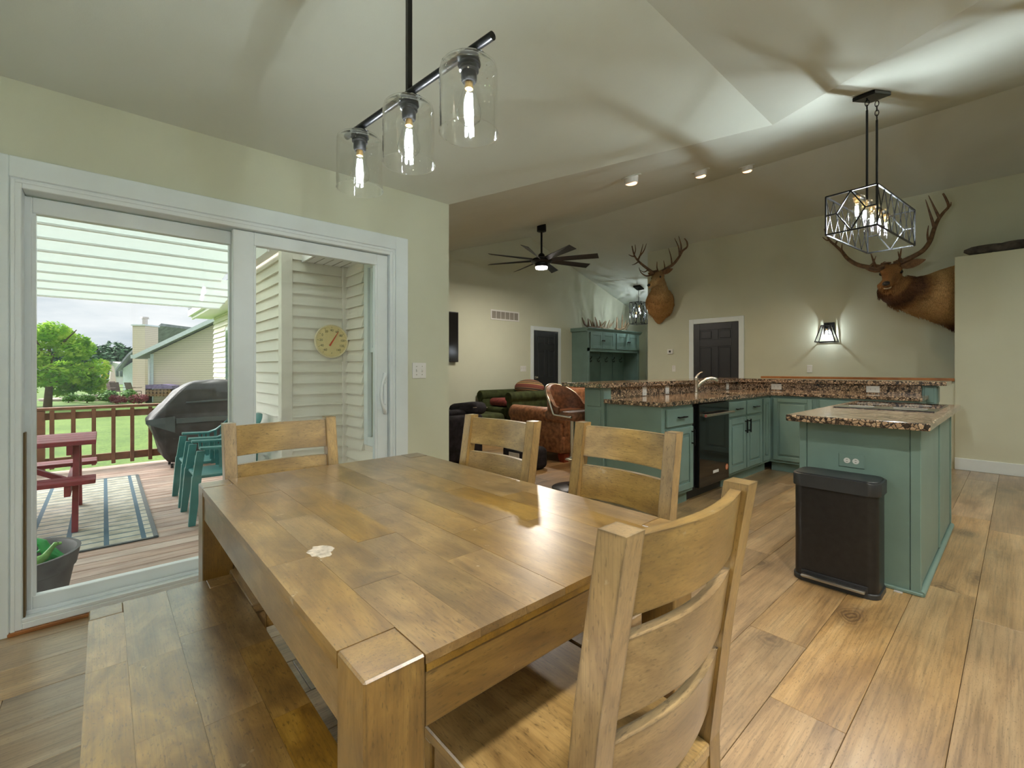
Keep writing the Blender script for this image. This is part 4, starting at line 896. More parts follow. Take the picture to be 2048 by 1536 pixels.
# cage pendants
def cage(pname, label, cx, cy, z0, z1, L, Wd, rot, zig, bulbs, power, canopy_z, rods, shades=True, bar=0.009, group=None, up=1):
    t = thing(pname, label, 'pendant lamp', (cx, cy, z0), group=group)
    ca, sa = math.cos(rot), math.sin(rot)
    def q(u, v, z): return (cx+u*ca-v*sa, cy+u*sa+v*ca, z)
    b = B(); hu, hv = L/2, Wd/2
    for z in (z0, z1):
        for a, c_ in (((-hu, -hv), (hu, -hv)), ((hu, -hv), (hu, hv)), ((hu, hv), (-hu, hv)), ((-hu, hv), (-hu, -hv))): b.obox(q(*a, z), q(*c_, z), bar, bar)
    for u in (-hu, hu):
        for v in (-hv, hv): b.obox(q(u, v, z0), q(u, v, z1), bar, bar)
    b.obox(q(-hu, 0, z1), q(hu, 0, z1), bar*1.6, bar)
    obj('frame', b, 'black_metal', t)
    zm_ = (z0+z1)/2
    for u in (-hu, hu):
        b = B(); o_ = 0.28
        pts = [(0, z1), (Wd*o_, zm_), (0, z0), (-Wd*o_, zm_)]
        for i in range(4):
            (v0, a0), (v1, a1) = pts[i], pts[(i+1) % 4]; b.obox(q(u, v0, a0), q(u, v1, a1), bar*0.8, bar*0.8)
        b.obox(q(u, -hv, zm_), q(u, -Wd*o_, zm_), bar*0.8, bar*0.8).obox(q(u, hv, zm_), q(u, Wd*o_, zm_), bar*0.8, bar*0.8)
        obj('end_lattice', b, 'black_metal', t)
    for v in (-hv, hv):
        b = B(); st = L/(zig+0.001)
        if zig > 1:
            for i in range(zig+1):
                for d_ in (1, -1):
                    uA = -hu+st*i; uB = uA+d_*st
                    if uB < -hu-1e-4 or uB > hu+1e-4: continue
                    b.obox(q(uA, v, z1), q(uB, v, z0), bar*0.45, bar*0.45)
        else:
            pts = [(0, z1), (L*0.28, zm_), (0, z0), (-L*0.28, zm_)]
            for i in range(4):
                (v0, a0), (v1, a1) = pts[i], pts[(i+1) % 4]; b.obox(q(v0, v, a0), q(v1, v, a1), bar*0.8, bar*0.8)
            b.obox(q(-hu, v, zm_), q(-L*0.28, v, zm_), bar*0.8, bar*0.8).obox(q(hu, v, zm_), q(L*0.28, v, zm_), bar*0.8, bar*0.8)
        obj('side_lattice', b, 'black_metal', t)
    for (u, v, zt, sc_) in bulbs:
        p_ = q(u, v, 0)
        if up > 0: obj('stem', B().cyl((p_[0], p_[1], zt-0.002), (p_[0], p_[1], z1), 0.006), 'black_metal', t)
        edison(t, (p_[0], p_[1]), zt, power, sc_, 'brass')
        if shades: obj('glass_shade', B().lathe([(0.02, 0.0), (0.044, -0.002), (0.047, -0.01), (0.047, -0.165), (0.0455, -0.165), (0.0455, -0.012), (0.02, -0.004)], (p_[0], p_[1], zt), 24, cap=False), 'shade_glass', t, smooth=60)
    for u in rods:
        p_ = q(u, 0, 0); zr_ = canopy_z-0.13 if len(rods) > 1 else canopy_z-0.01
        obj('rod', B().cyl((p_[0], p_[1], z1), (p_[0], p_[1], zr_), 0.007), 'black_metal', t)
        if len(rods) > 1:
            for i in range(4):
                zz = zr_+0.018+i*0.032; a = (i % 2)*PI/2
                obj('chain_link', B().tube([(p_[0]+0.011*math.cos(k*PI/6)*math.cos(a), p_[1]+0.011*math.cos(k*PI/6)*math.sin(a), zz+0.021*math.sin(k*PI/6)) for k in range(12)], 0.0028, 5, closed=True), 'black_metal', t, smooth=60)
    return t, q
kx, ky = 3.93, 0.675; kc = z_near(kx)
t, q = cage('pendant_light', 'long black metal cage pendant with five bulbs over the island', kx, ky, 2.05, 2.30, 0.80, 0.275, math.radians(-5.7), 6, [(u, 0, 2.285, 0.72) for u in (-0.29, -0.145, 0, 0.145, 0.29)], P_KIT, kc-0.015, (-0.10, 0.10))
obj('canopy', B().hull8([q(u, v, kc+M_SL*u*1.0-dz) for dz in (0.03, 0.004) for u, v in ((-0.17, -0.062), (0.17, -0.062), (0.17, 0.062), (-0.17, 0.062))], 0.003), 'black_metal', t)
gx, gy = 9.24, 5.90; gc = z_far(gx)
t, q = cage('pendant_light', 'square black metal cage pendant with three bulbs near the locker', gx, gy, 2.205, 2.70, 0.29, 0.29, math.radians(2), 1, [(-0.05, -0.05, 2.62, 0.75), (0.06, -0.02, 2.55, 0.75), (-0.01, 0.06, 2.48, 0.75)], P_FOY, gc-0.01, (0.0,), shades=False, bar=0.012)
obj('canopy', B().hull8([q(u, v, gc-M_SL*u-dz) for dz in (0.035, 0.004) for u, v in ((-0.09, -0.09), (0.09, -0.09), (0.09, 0.09), (-0.09, 0.09))], 0.003), 'black_metal', t)
# ceiling fan
fx, fy, fz = 5.20, 5.09, 2.875
fn = thing('ceiling_fan', 'black ceiling fan with eight blades and a lit lamp', 'ceiling fan', (fx, fy, fz))
fc_z = z_near(fx)
obj('downrod', B().cyl((fx, fy, fz+0.10), (fx, fy, fc_z-0.02), 0.016, n=12), 'black_metal', fn, smooth=40)
obj('canopy', B().lathe([(0.07, 0.04), (0.075, 0.0), (0.075, -0.07), (0.03, -0.085)], (fx, fy, fc_z-0.03), 24), 'black_metal', fn, smooth=40)
obj('motor_housing', B().lathe([(0.03, 0.13), (0.05, 0.11), (0.06, 0.07), (0.12, 0.055), (0.165, 0.03), (0.17, 0.0), (0.15, -0.02), (0.11, -0.03), (0.105, -0.06)], (fx, fy, fz), 32), 'black_metal', fn, smooth=40)
for k in range(8):
    a = 2*PI*k/8+math.radians(29); ca, sa = math.cos(a), math.sin(a)
    def fp(r, w, z): return (fx+r*ca-w*sa, fy+r*sa+w*ca, fz+z)
    b = B(); tw = -0.022
    b.hull8([fp(0.15, -0.030, 0.018-tw), fp(0.90, -0.062, 0.018-tw), fp(0.90, 0.062, 0.018+tw), fp(0.15, 0.030, 0.018+tw), fp(0.15, -0.030, 0.026-tw), fp(0.90, -0.062, 0.024-tw), fp(0.90, 0.062, 0.024+tw), fp(0.15, 0.030, 0.026+tw)], 0.002)
    obj('blade', b, 'black_paint', fn)
obj('lamp_ring', B().lathe([(0.100, -0.045), (0.108, -0.05), (0.108, -0.085), (0.098, -0.085)], (fx, fy, fz), 28), 'black_metal', fn, smooth=40)
obj('lamp_lens', B().lathe([(0.001, -0.085), (0.098, -0.0855), (0.094, -0.115), (0.001, -0.122)], (fx, fy, fz), 28, cap=False), 'fan_lens', fn, smooth=40)
d_ = bpy.data.lights.new('fan_light', 'AREA'); d_.shape = 'DISK'; d_.size = 0.18; d_.energy = P_FAN; d_.color = (1.0, 0.90, 0.78)
o_ = bpy.data.objects.new('fan_light', d_); C.objects.link(o_); o_.parent = fn; o_.location = (0, 0, -0.125)
# recessed lights on the near slope
for k, (px_, py_, lab) in enumerate(((1262, 353, 'nearest the dining ceiling edge'), (1401, 341, 'in the middle of the three'), (1494, 332, 'nearest the island pendant'))):
    r = rayp(px_, py_); tt = (2.44-M_SL*1.99-CAMH)/(r.z-M_SL*r.x); c_ = O+r*tt
    rl = thing('recessed_light', 'warm eyeball recessed light on the sloped ceiling, '+lab, 'recessed light', (c_.x, c_.y, c_.z), group='eyeball recessed lights on the ceiling slope')
    nrm = Vector((M_SL, 0, -1)).normalized(); ax = Vector((0.0, 0, -1))
    b = B(); b.cyl(c_, c_+nrm*0.008, 0.095, 0.092, n=28); obj('trim_ring', b, 'ceiling_paint', rl, smooth=40)
    b = B(); b.cyl(c_+nrm*0.002, c_+nrm*0.02+ax*0.045, 0.068, 0.060, n=24, cap=True); obj('eyeball', b, 'plate_white', rl, smooth=40)
    b = B(); b.cyl(c_+nrm*0.02+ax*0.045, c_+nrm*0.02+ax*0.047, 0.052, n=24); obj('lens', b, 'can_lens', rl)
    sd = bpy.data.lights.new('spot_light', 'SPOT'); sd.energy = P_CAN; sd.color = WARM; sd.spot_size = math.radians(120); sd.spot_blend = 0.6; sd.shadow_soft_size = 0.04
    so = bpy.data.objects.new('spot_light', sd); C.objects.link(so); so.parent = rl; so.location = nrm*0.02+ax*0.06
for k, (x_, y_) in enumerate(((3.0, -0.9), (3.0, -2.4), (5.2, -0.9), (5.2, -2.4))):  # fill lamps added out of view to brighten the kitchen
    c_ = Vector((x_, y_, z_near(x_))); nrm = Vector((M_SL, 0, -1)).normalized(); ax = Vector((0, 0, -1))
    rl = thing('recessed_light', 'added fill light over the kitchen floor, '+('nearer the dining area', 'in the far corner by the added window', 'beside the stub partition', 'in the far corner by the partition')[k], 'recessed light', c_, group='added fill lights over the kitchen floor')
    obj('trim_ring', B().cyl(c_, c_+nrm*0.008, 0.095, 0.092, n=28), 'ceiling_paint', rl, smooth=40)
    obj('lens', B().cyl(c_+nrm*0.008, c_+nrm*0.010, 0.07, n=24), 'can_lens', rl)
    sd = bpy.data.lights.new('spot_light', 'SPOT'); sd.energy = P_KFILL; sd.color = (1.0, 0.95, 0.87); sd.spot_size = math.radians(150); sd.spot_blend = 0.7; sd.shadow_soft_size = 0.06
    so = bpy.data.objects.new('spot_light', sd); C.objects.link(so); so.parent = rl; so.location = nrm*0.02+ax*0.02
for k, (x_, lab) in enumerate(((-0.95, 'above the patio door end'), (1.35, 'above the kitchen side'))):  # unseen fill lamps added to light the table and near chair
    y_ = -0.33; c_ = Vector((x_, y_, ZD-M_SL*(RID-y_))); nrm = Vector((0, M_SL, -1)).normalized(); ax = Vector((0, 0, -1))
    rl = thing('recessed_light', 'added fill light in the dining ceiling '+lab, 'recessed light', c_, group='added fill lights in the dining ceiling')
    obj('trim_ring', B().cyl(c_, c_+nrm*0.008, 0.095, 0.092, n=28), 'ceiling_paint', rl, smooth=40)
    obj('lens', B().cyl(c_+nrm*0.008, c_+nrm*0.010, 0.07, n=24), 'can_lens', rl)
    sd = bpy.data.lights.new('spot_light', 'SPOT'); sd.energy = P_DFILL; sd.color = (1.0, 0.94, 0.86); sd.spot_size = math.radians(140); sd.spot_blend = 0.8; sd.shadow_soft_size = 0.07
    so = bpy.data.objects.new('spot_light', sd); C.objects.link(so); so.parent = rl; so.location = nrm*0.02+ax*0.02
# wall lantern
sx, sz = 8.0, 1.70; sy = 1.885
sn = thing('wall_lantern', 'black trapezoid wall lantern with a lit bulb', 'wall lamp', (8.0, sy, 1.76))
obj('back_plate', B().box(7.975, 8.0, sy-0.075, sy+0.055, 1.675, 1.85, 0.003), 'black_metal', sn)
obj('arm', B().box(7.87, 7.976, sy-0.012, sy+0.012, 1.80, 1.815), 'black_metal', sn)
b = B(); cxl = 7.885
tp = [(cxl+u*0.055, sy+v*0.055, 1.80) for u, v in ((-1, -1), (1, -1), (1, 1), (-1, 1))]; bt = [(cxl+u*0.10, sy+v*0.125, 1.56) for u, v in ((-1, -1), (1, -1), (1, 1), (-1, 1))]
for i in range(4):
    b.obox(tp[i], tp[(i+1) % 4], 0.010, 0.010).obox(bt[i], bt[(i+1) % 4], 0.010, 0.010).obox(tp[i], bt[i], 0.010, 0.010)
b.box(cxl-0.058, cxl+0.058, sy-0.058, sy+0.058, 1.80, 1.806)
obj('cage', b, 'black_metal', sn)
for i in range(4):
    b = B(); b.poly([tp[i], tp[(i+1) % 4], bt[(i+1) % 4], bt[i]]); obj('pane', b, 'bulb_glass', sn)
edison(sn, (cxl, sy), 1.795, P_SCO, 0.9)
# ================================================================ LIVING ROOM
TD = TY(6.8)
v = thing('wall_vent', 'white return air grille with six openings high on the gable wall', 'vent', (5.92, 6.8, 2.21))
obj('frame', B().box(5.545, 6.295, 0, 0.008, 2.115, 2.315, 0.003, T=TD), 'plate_white', v)
for k in range(6):
    u = 5.575+k*0.116; sec = obj('grille', B().box(u, u+0.102, 0.008, 0.010, 2.145, 2.285, T=TD), 'vent_grey', v)
tv = thing('wall_tv', 'black flat television mounted on the gable wall at the wall corner', 'television', (4.0, 6.76, 1.28))
obj('bezel', B().box(3.28, 4.745, 0.03, 0.075, 1.285, 2.18, 0.006, T=TD), 'black_paint', tv); obj('screen', B().box(3.295, 4.73, 0.075, 0.078, 1.30, 2.165, T=TD), 'tv_screen', tv)
obj('wall_bracket', B().box(3.8, 4.2, 0.0, 0.03, 1.55, 1.85, T=TD), 'black_metal', tv)
# locker with cubby doors and hooks
LX0, LX1, LY, LZ = 7.93, 9.96, 6.36, 2.03
lk = thing('hall_locker', 'green hall locker with cupboards above open coat bays', 'locker', ((LX0+LX1)/2, 6.58, 0))
obj('carcass', B().box(LX0, LX0+0.04, LY, 6.798, 0, LZ).box(LX1-0.04, LX1, LY, 6.798, 0, LZ).box(LX0+0.04, LX1-0.04, LY, 6.798, LZ-0.03, LZ).box(LX0+0.04, LX1-0.04, LY, 6.798, 1.56, 1.60).box(LX0+0.04, LX1-0.04, LY, 6.798, 0.42, 0.46).box(LX0+0.04, LX1-0.04, LY+0.05, 6.798, 0, 0.06), 'green_paint', lk)
obj('face_frame', B().box(LX0, LX1, LY-0.02, LY, 1.55, 1.63, 0.002).box(LX0, LX0+0.07, LY-0.02, LY, 0, LZ, 0.002).box(LX1-0.07, LX1, LY-0.02, LY, 0, LZ, 0.002).box((LX0+LX1)/2-0.04, (LX0+LX1)/2+0.04, LY-0.02, LY, 1.63, LZ, 0.002).box(LX0+0.07, LX1-0.07, LY-0.02, LY, LZ-0.06, LZ, 0.002), 'green_paint', lk)
obj('crown_moulding', B().prism([(LY-0.075, LZ+0.045), (LY-0.075, LZ+0.03), (LY-0.025, LZ-0.02), (LY-0.025, LZ-0.03), (6.798, LZ-0.03), (6.798, LZ+0.045)], 'x', LX0-0.05, LX1+0.05), 'green_paint', lk)
obj('backboard', B().box(LX0+0.04, LX1-0.04, 6.78, 6.797, 0.46, 1.56), 'green_paint', lk)
nb = 4; bwid = (LX1-LX0-0.08)/nb
for i in range(nb):
    obj('back_plank', B().box(LX0+0.05+i*bwid, LX0+0.03+(i+1)*bwid, 6.762, 6.779, 0.47, 1.555, 0.002), 'green_paint', lk)
obj('hook_rail', B().box(LX0+0.06, LX1-0.06, 6.742, 6.761, 1.32, 1.43, 0.003), 'green_paint', lk)
for i in range(6):
    hx_ = LX0+0.25+i*0.30; b = B()
    b.tube([(hx_, 6.742, 1.40), (hx_, 6.70, 1.39), (hx_, 6.672, 1.42), (hx_, 6.665, 1.455)], 0.008, 6).tube([(hx_, 6.735, 1.37), (hx_, 6.70, 1.33), (hx_, 6.675, 1.335), (hx_, 6.665, 1.365)], 0.008, 6)
    obj('coat_hook', b, 'black_metal', lk, smooth=60)
TLk = TY(LY-0.02); mid_ = (LX0+LX1)/2
for a, b_, kn in ((LX0+0.085, (LX0+mid_)/2+0.005, 1), ((LX0+mid_)/2+0.010, mid_-0.045, -1), (mid_+0.045, (LX1+mid_)/2-0.005, 1), ((LX1+mid_)/2, LX1-0.075, -1)):
    b = B(); st = 0.07; z0, z1 = 1.615, LZ-0.045
    b.box(a, b_, 0, 0.010, z0, z1, T=TLk).box(a, a+st, 0.010, 0.02, z0, z1, 0.002, T=TLk).box(b_-st, b_, 0.010, 0.02, z0, z1, 0.002, T=TLk).box(a+st, b_-st, 0.010, 0.02, z0, z0+st, 0.002, T=TLk).box(a+st, b_-st, 0.010, 0.02, z1-st, z1, 0.002, T=TLk)
    d = obj('cupboard_door', b, 'green_paint', lk)
    u = b_-0.03 if kn > 0 else a+0.03
    obj('knob', B().cyl(TLk(u, 0.02, 1.80), TLk(u, 0.04, 1.80), 0.007).ball(TLk(u, 0.048, 1.80), 0.017), 'black_metal', d, smooth=60)
# shed antlers on the locker
def branch(b, pts, r0, r1, n=7):
    pts = [Vector(p) for p in pts]
    # smooth the polyline
    P = []
    for i in range(len(pts)-1):
        p0 = pts[max(i-1, 0)]; p1 = pts[i]; p2 = pts[i+1]; p3 = pts[min(i+2, len(pts)-1)]
        for k in range(4):
            t_ = k/4; P.append(0.5*((2*p1)+(p2-p0)*t_+(2*p0-5*p1+4*p2-p3)*t_*t_+(3*p1-p0-3*p2+p3)*t_**3))
    P.append(pts[-1]); m_ = len(P)-1
    b.tube(P, [r0+(r1-r0)*(i/m_)**1.15 for i in range(m_+1)], n)
rg = random.Random(4); zt = LZ+0.052
def shed(cx, cy, L, flip, label, mat, tines, palm=False):
    o = thing('shed_antler', label, 'antler', (cx, cy, zt), group='shed antlers on top of the locker')
    b = B(); s = flip
    main = [(-0.5*L*s, 0, 0.03), (-0.25*L*s, 0.03, 0.025), (0.05*L*s, 0.05, 0.045), (0.32*L*s, 0.02, 0.10), (0.5*L*s, -0.02, 0.22)]
    branch(b, main, 0.036, 0.010)
    b.lathe([(0.0, -0.01), (0.034, -0.005), (0.034, 0.012), (0.0, 0.02)], (-0.5*L*s, 0, 0.034), 10, cap=False)
    for u, h, dx, dy in tines:
        x = u*L*s; zb = 0.03+0.12*max(0, u+0.1)
        branch(b, [(x, 0.03, zb), (x+dx*0.4*s, 0.03+dy*0.5, zb+h*0.55), (x+dx*s, 0.03+dy, zb+h)], 0.026, 0.006)
    ob = obj('beam', b, mat, o, world=False, smooth=70)
    return o
shed(8.22, 6.50, 0.62, -1, 'dark shed antler lying at the left end of the locker top', 'antler', [(-0.3, 0.14, 0.05, 0.02), (0.05, 0.17, 0.05, -0.03), (0.25, 0.15, 0.06, 0.03)])
shed(8.62, 6.62, 0.60, 1, 'brown shed antler standing behind the dark one on the locker', 'antler_pale', [(-0.2, 0.2, -0.1, 0.02), (0.1, 0.24, -0.12, -0.02), (0.3, 0.16, -0.05, 0)])
shed(8.88, 6.50, 0.44, 1, 'pale crossed shed antler in the middle of the locker top', 'ivory', [(-0.25, 0.18, 0.10, 0.0), (0.05, 0.20, 0.10, 0.0), (0.25, 0.12, 0.08, 0)])
shed(9.36, 6.44, 0.50, 1, 'upright brown shed antler with tall tines near the locker pendant', 'antler_pale', [(-0.35, 0.30, 0.02, 0), (0.1, 0.34, 0.02, 0), (0.32, 0.2, 0.06, 0)])
shed(9.74, 6.64, 0.42, 1, 'tan shed antler at the right end of the locker top', 'ivory', [(-0.2, 0.10, 0.05, 0), (0.1, 0.12, 0.10, 0), (0.3, 0.08, 0.10, 0)])
# leather armchair (faces the gable wall)
def armchair(name, label, loc, rotz, W_, D_, mat, hs, ha, hb, foot, feet_mat='foot_wood', roll=0.10, cat='armchair', backx=0.0):
    t = thing(name, label, cat, loc, rotz); hw_ = W_/2; hd = D_/2; fz_ = foot
    obj('base', B().box(-hw_+0.03, hw_-0.03, -hd+0.02, hd-0.06, fz_, hs-0.13, 0.03, 3), mat, t, world=False, smooth=50)
    obj('seat_cushion', B().box(-hw_+roll*2-0.01, hw_-roll*2+0.01, -hd+0.22, hd-0.01, hs-0.13, hs+0.03, 0.055, 4), mat, t, world=False, smooth=60)
    for s in (-1, 1):
        b = B(); xx = s*(hw_-roll)
        b.box(xx-roll+0.015, xx+roll-0.015, -hd+0.05, hd-0.02, fz_, ha-roll, 0.02, 2)
        b.tube([(xx, -hd+0.04, ha-roll), (xx, -hd+0.06, ha-roll), (xx, hd-0.02, ha-roll), (xx, hd, ha-roll)], [roll*0.9, roll*1.08, roll*1.08, roll*0.92], 20)
        obj('arm', b, mat, t, world=False, smooth=50)
    b = B(); b.hull8([(-hw_+0.05, -hd, fz_), (hw_-0.05, -hd, fz_), (hw_-0.05, -hd+0.22, fz_), (-hw_+0.05, -hd+0.22, fz_), (-hw_+0.07, -hd-0.03, hb-0.06), (hw_-0.07, -hd-0.03, hb-0.06), (hw_-0.07, -hd+0.16, hb-0.06), (-hw_+0.07, -hd+0.16, hb-0.06)], 0.05, 4)
    obj('backrest', b, mat, t, world=False, smooth=60)
    b = B(); b.hull8([(-hw_+roll*2, -hd+0.16, hs+0.02), (hw_-roll*2, -hd+0.16, hs+0.02), (hw_-roll*2, -hd+0.40, hs+0.02), (-hw_+roll*2, -hd+0.40, hs+0.02), (-hw_+roll*1.5, -hd+0.04, hb), (hw_-roll*1.5, -hd+0.04, hb), (hw_-roll*1.5, -hd+0.26, hb), (-hw_+roll*1.5, -hd+0.26, hb)], 0.09, 5)
    obj('back_cushion', b, mat, t, world=False, smooth=60)
    for sx__ in (-1, 1):
        for sy__ in (-1, 1):
            x, y = sx__*(hw_-0.10), sy__*(hd-0.10)-0.02
            obj('foot', B().hull8([(x-0.04, y-0.04, 0), (x+0.04, y-0.04, 0), (x+0.04, y+0.04, 0), (x-0.04, y+0.04, 0), (x-0.055, y-0.055, fz_), (x+0.055, y-0.055, fz_), (x+0.055, y+0.055, fz_), (x-0.055, y+0.055, fz_)]), feet_mat, t, world=False)
    return t
armchair('leather_armchair', 'brown leather armchair with rolled arms and red wooden feet', (4.72, 4.24, 0), 0, 1.06, 1.02, 'leather', 0.46, 0.66, 0.98, 0.11)
armchair('velvet_armchair', 'dark green velvet armchair by the gable wall', (5.70, 6.27, 0), PI/2, 0.98, 1.04, 'velvet_green', 0.45, 0.76, 0.78, 0.08, roll=0.09)
th_ = obj('striped_throw', B().ball((0, 0, 0), 0.30, 0.55, 1.25, 0.55, 22, 14), 'throw_stripe', smooth=60); th_.location = (6.02, 6.22, 0.80); tag(th_, 'striped brown blanket roll on the green armchair', 'blanket')
rc = obj('seat_pillow', B().box(-0.22, 0.22, -0.24, 0.24, -0.07, 0.07, 0.06, 4), 'velvet_red', smooth=60); rc.location = (5.48, 6.27, 0.56); tag(rc, 'dark red cushion on the seat of the green armchair', 'cushion')
ot = thing('footstool', 'low green velvet footstool in front of the green armchair', 'footstool', (4.62, 6.05, 0))
obj('cushion', B().box(4.28, 4.98, 5.70, 6.40, 0.16, 0.43, 0.07, 4), 'velvet_green', ot, smooth=60)
for x in (4.38, 4.88):
    for y in (5.80, 6.30): obj('foot', B().cyl((x, y, 0), (x, y, 0.17), 0.025, 0.035), 'foot_wood', ot)
rcl = armchair('recliner', 'charcoal plush recliner partly hidden by the wall corner', (3.10, 4.95, 0), 0.15, 0.98, 0.92, 'plush_dark', 0.42, 0.56, 0.66, 0.04, feet_mat='black_paint', roll=0.11)
cu = obj('plush_pillow', B().box(-0.2, 0.2, -0.08, 0.08, -0.2, 0.2, 0.075, 4), 'plush_dark', smooth=60); cu.location = (3.49, 4.74, 0.650); cu.rotation_euler = (1.45, 0.08, 0.5); tag(cu, 'charcoal cushion with pale piping on the recliner arm', 'cushion')
b = B(); b.tube([(-0.19, -0.0, -0.19), (0.19, 0, -0.19), (0.19, 0, 0.19), (-0.19, 0, 0.19)], 0.006, 6, closed=True); obj('piping', b, 'piping_light', cu, world=False)
bg_ = thing('gym_bag', 'dark bag with a pale patch on the living room floor', 'bag', (4.05, 4.62-1.0, 0))
bg_.location = (3.72, 3.92, 0)
obj('body', B().box(-0.16, 0.16, -0.25, 0.25, 0.0, 0.26, 0.07, 4), 'plush_dark', bg_, world=False, smooth=60)
obj('patch', B().box(-0.168, -0.158, -0.08, 0.10, 0.09, 0.19, 0.004), 'paper', bg_, world=False)
obj('strap', B().tube([(-0.05, -0.18, 0.24), (-0.06, -0.1, 0.34), (-0.06, 0.1, 0.34), (-0.05, 0.18, 0.24)], 0.014, 6), 'black_paint', bg_, world=False, smooth=60)
# driftwood log on the partition
b = B(); rg = random.Random(8); pts = []; rad = []
for i in range(26):
    y = 0.43-i*0.06; pts.append((PX+0.06+rg.uniform(-0.006, 0.006), y, 2.467+0.055+rg.uniform(-0.004, 0.006))); rad.append((0.020 if i in (0, 25) else 0.052)+rg.uniform(-0.006, 0.006))
b.tube(pts, rad, 12); tag(obj('driftwood_log', b, 'driftwood', smooth=50), 'dark rough driftwood log lying on top of the partition wall', 'log')
# ================================================================ TROPHY MOUNTS
def mount(name, label, base, skull, f, body, scale, furmat, antlers, ear_spread=1.0, up=(0, 0, 1), mane=None, chest=None):
    """base: wall point; body: loft sections from the wall to the neck; head along f from skull"""
    t = thing(name, label, 'animal mount', base)
    f = Vector(f).normalized(); u = Vector(up); r = f.cross(u).normalized(); u = r.cross(f).normalized(); sk = Vector(skull); S = scale
    def hp(a, b_, c_): return sk+f*(a*S)+r*(b_*S)+u*(c_*S)
    b = B(); b.loft(body, 28)
    secs = [(-0.13, 0.050, 0.055, 0.0), (-0.09, 0.085, 0.090, -0.004), (0.0, 0.098, 0.108, -0.010), (0.08, 0.100, 0.102, -0.018), (0.15, 0.082, 0.088, -0.026), (0.23, 0.062, 0.070, -0.034), (0.32, 0.052, 0.058, -0.040), (0.38, 0.054, 0.052, -0.040), (0.415, 0.044, 0.042, -0.040), (0.435, 0.022, 0.022, -0.038)]
    rs = []
    for a, rx, ry, dz in secs:
        cc = hp(a, 0, dz); rs.append([cc+r*(rx*S*math.cos(q))+u*(ry*S*math.sin(q)) for q in (2*PI*k/24 for k in range(24))])
    b.rings(rs)
    # lower jaw, brow ridges, cheeks
    b.loft([(hp(0.02, 0, -0.085), 0.055*S, 0.05*S), (hp(0.16, 0, -0.088), 0.044*S, 0.036*S), (hp(0.30, 0, -0.090), 0.034*S, 0.024*S), (hp(0.38, 0, -0.086), 0.028*S, 0.018*S)], 14, up=tuple(u))
    for s in (-1, 1):
        b.loft([(hp(0.03, s*0.075, 0.045), 0.022*S, 0.018*S), (hp(0.09, s*0.088, 0.040), 0.026*S, 0.022*S), (hp(0.14, s*0.078, 0.020), 0.016*S, 0.014*S)], 10, up=tuple(u))
        b.loft([(hp(-0.02, s*0.055, 0.07), 0.03*S, 0.03*S), (hp(-0.03, s*0.062, 0.12), 0.024*S, 0.024*S)], 10, up=tuple(f))   # pedicles
    if chest: b.loft(chest, 20, up=(0, 1, 0))
    body_o = obj('body', b, furmat, t)
    md = body_o.modifiers.new('fuse', 'REMESH'); md.mode = 'VOXEL'; md.voxel_size = 0.011*max(1.0, S); md.use_smooth_shade = True
    ms = body_o.modifiers.new('soft', 'SMOOTH'); ms.factor = 0.5; ms.iterations = 10
    if mane:
        vs = []; fs = []; rg = random.Random(17); cs_ = [Vector(q[0]) for q in body]; n_, lo_, hi_, ln = mane
        og = origin(t)
        for _ in range(n_):
            q = rg.uniform(lo_, hi_); i = min(int(q), len(body)-2); k = q-i; a = rg.uniform(0, 2*PI)
            cc = cs_[i].lerp(cs_[i+1], k); tg = (cs_[i+1]-cs_[i]).normalized(); rr = tg.cross(Vector((0, 0, 1))).normalized(); uu = rr.cross(tg).normalized()
            rh = body[i][1]*(1-k)+body[i+1][1]*k; rv = body[i][2]*(1-k)+body[i+1][2]*k
            nn = (rr*math.cos(a)+uu*math.sin(a)); p0 = cc+rr*(rh*0.97*math.cos(a))+uu*(rv*0.97*math.sin(a))
            dr = (-tg*0.75+nn*0.38+Vector((0, 0, -0.35))+Vector((rg.gauss(0, .15), rg.gauss(0, .15), rg.gauss(0, .15)))).normalized(); l = ln*rg.uniform(0.6, 1.3); sd_ = dr.cross(nn).normalized()*0.0045
            j = len(vs); vs += [tuple(p0-sd_-og), tuple(p0+sd_-og), tuple(p0+dr*l*0.6+nn*0.004+sd_*0.7-og), tuple(p0+dr*l-og), tuple(p0+dr*l*0.6+nn*0.004-sd_*0.7-og)]; fs.append((j, j+1, j+2, j+3, j+4))
        me = bpy.data.meshes.new('mane'); me.from_pydata(vs, [], fs); me.materials.append(MATS[furmat]); mo = bpy.data.objects.new('mane', me); C.objects.link(mo); mo.parent = t; stuff(mo)
    for s in (-1, 1):
        e = obj('eye', B().ball(hp(0.100, s*0.096, 0.014), 0.023*S), 'eye_dark', t, smooth=70)
        b = B(); root = hp(-0.05, s*0.080, 0.035); dirv = (r*s*0.95*ear_spread+u*0.16-f*0.22).normalized(); nrm = (f*0.8+u*0.2).normalized(); side = dirv.cross(nrm).normalized()
        rs = []
        for k, (l, w_) in enumerate(((0, 0.024), (0.045, 0.046), (0.10, 0.054), (0.16, 0.042), (0.21, 0.019), (0.235, 0.003))):
            cc = root+dirv*(l*S); rs.append([cc+side*(w_*S*math.cos(q))+nrm*((0.012 if math.sin(q) > 0 else 0.020)*S*math.sin(q)*(w_/0.046)-0.012*S*(w_/0.046)*(1-abs(math.cos(q)))) for q in (2*PI*j/12 for j in range(12))])
        b.rings(rs); ear = obj('ear', b, 'ear_fur', t, smooth=60)
    obj('nose', B().loft([(hp(0.385, 0, -0.022), 0.040*S, 0.028*S), (hp(0.425, 0, -0.026), 0.036*S, 0.026*S), (hp(0.447, 0, -0.030), 0.018*S, 0.014*S)], 14, up=tuple(u)), 'nose_black', t, smooth=70)
    b = B()
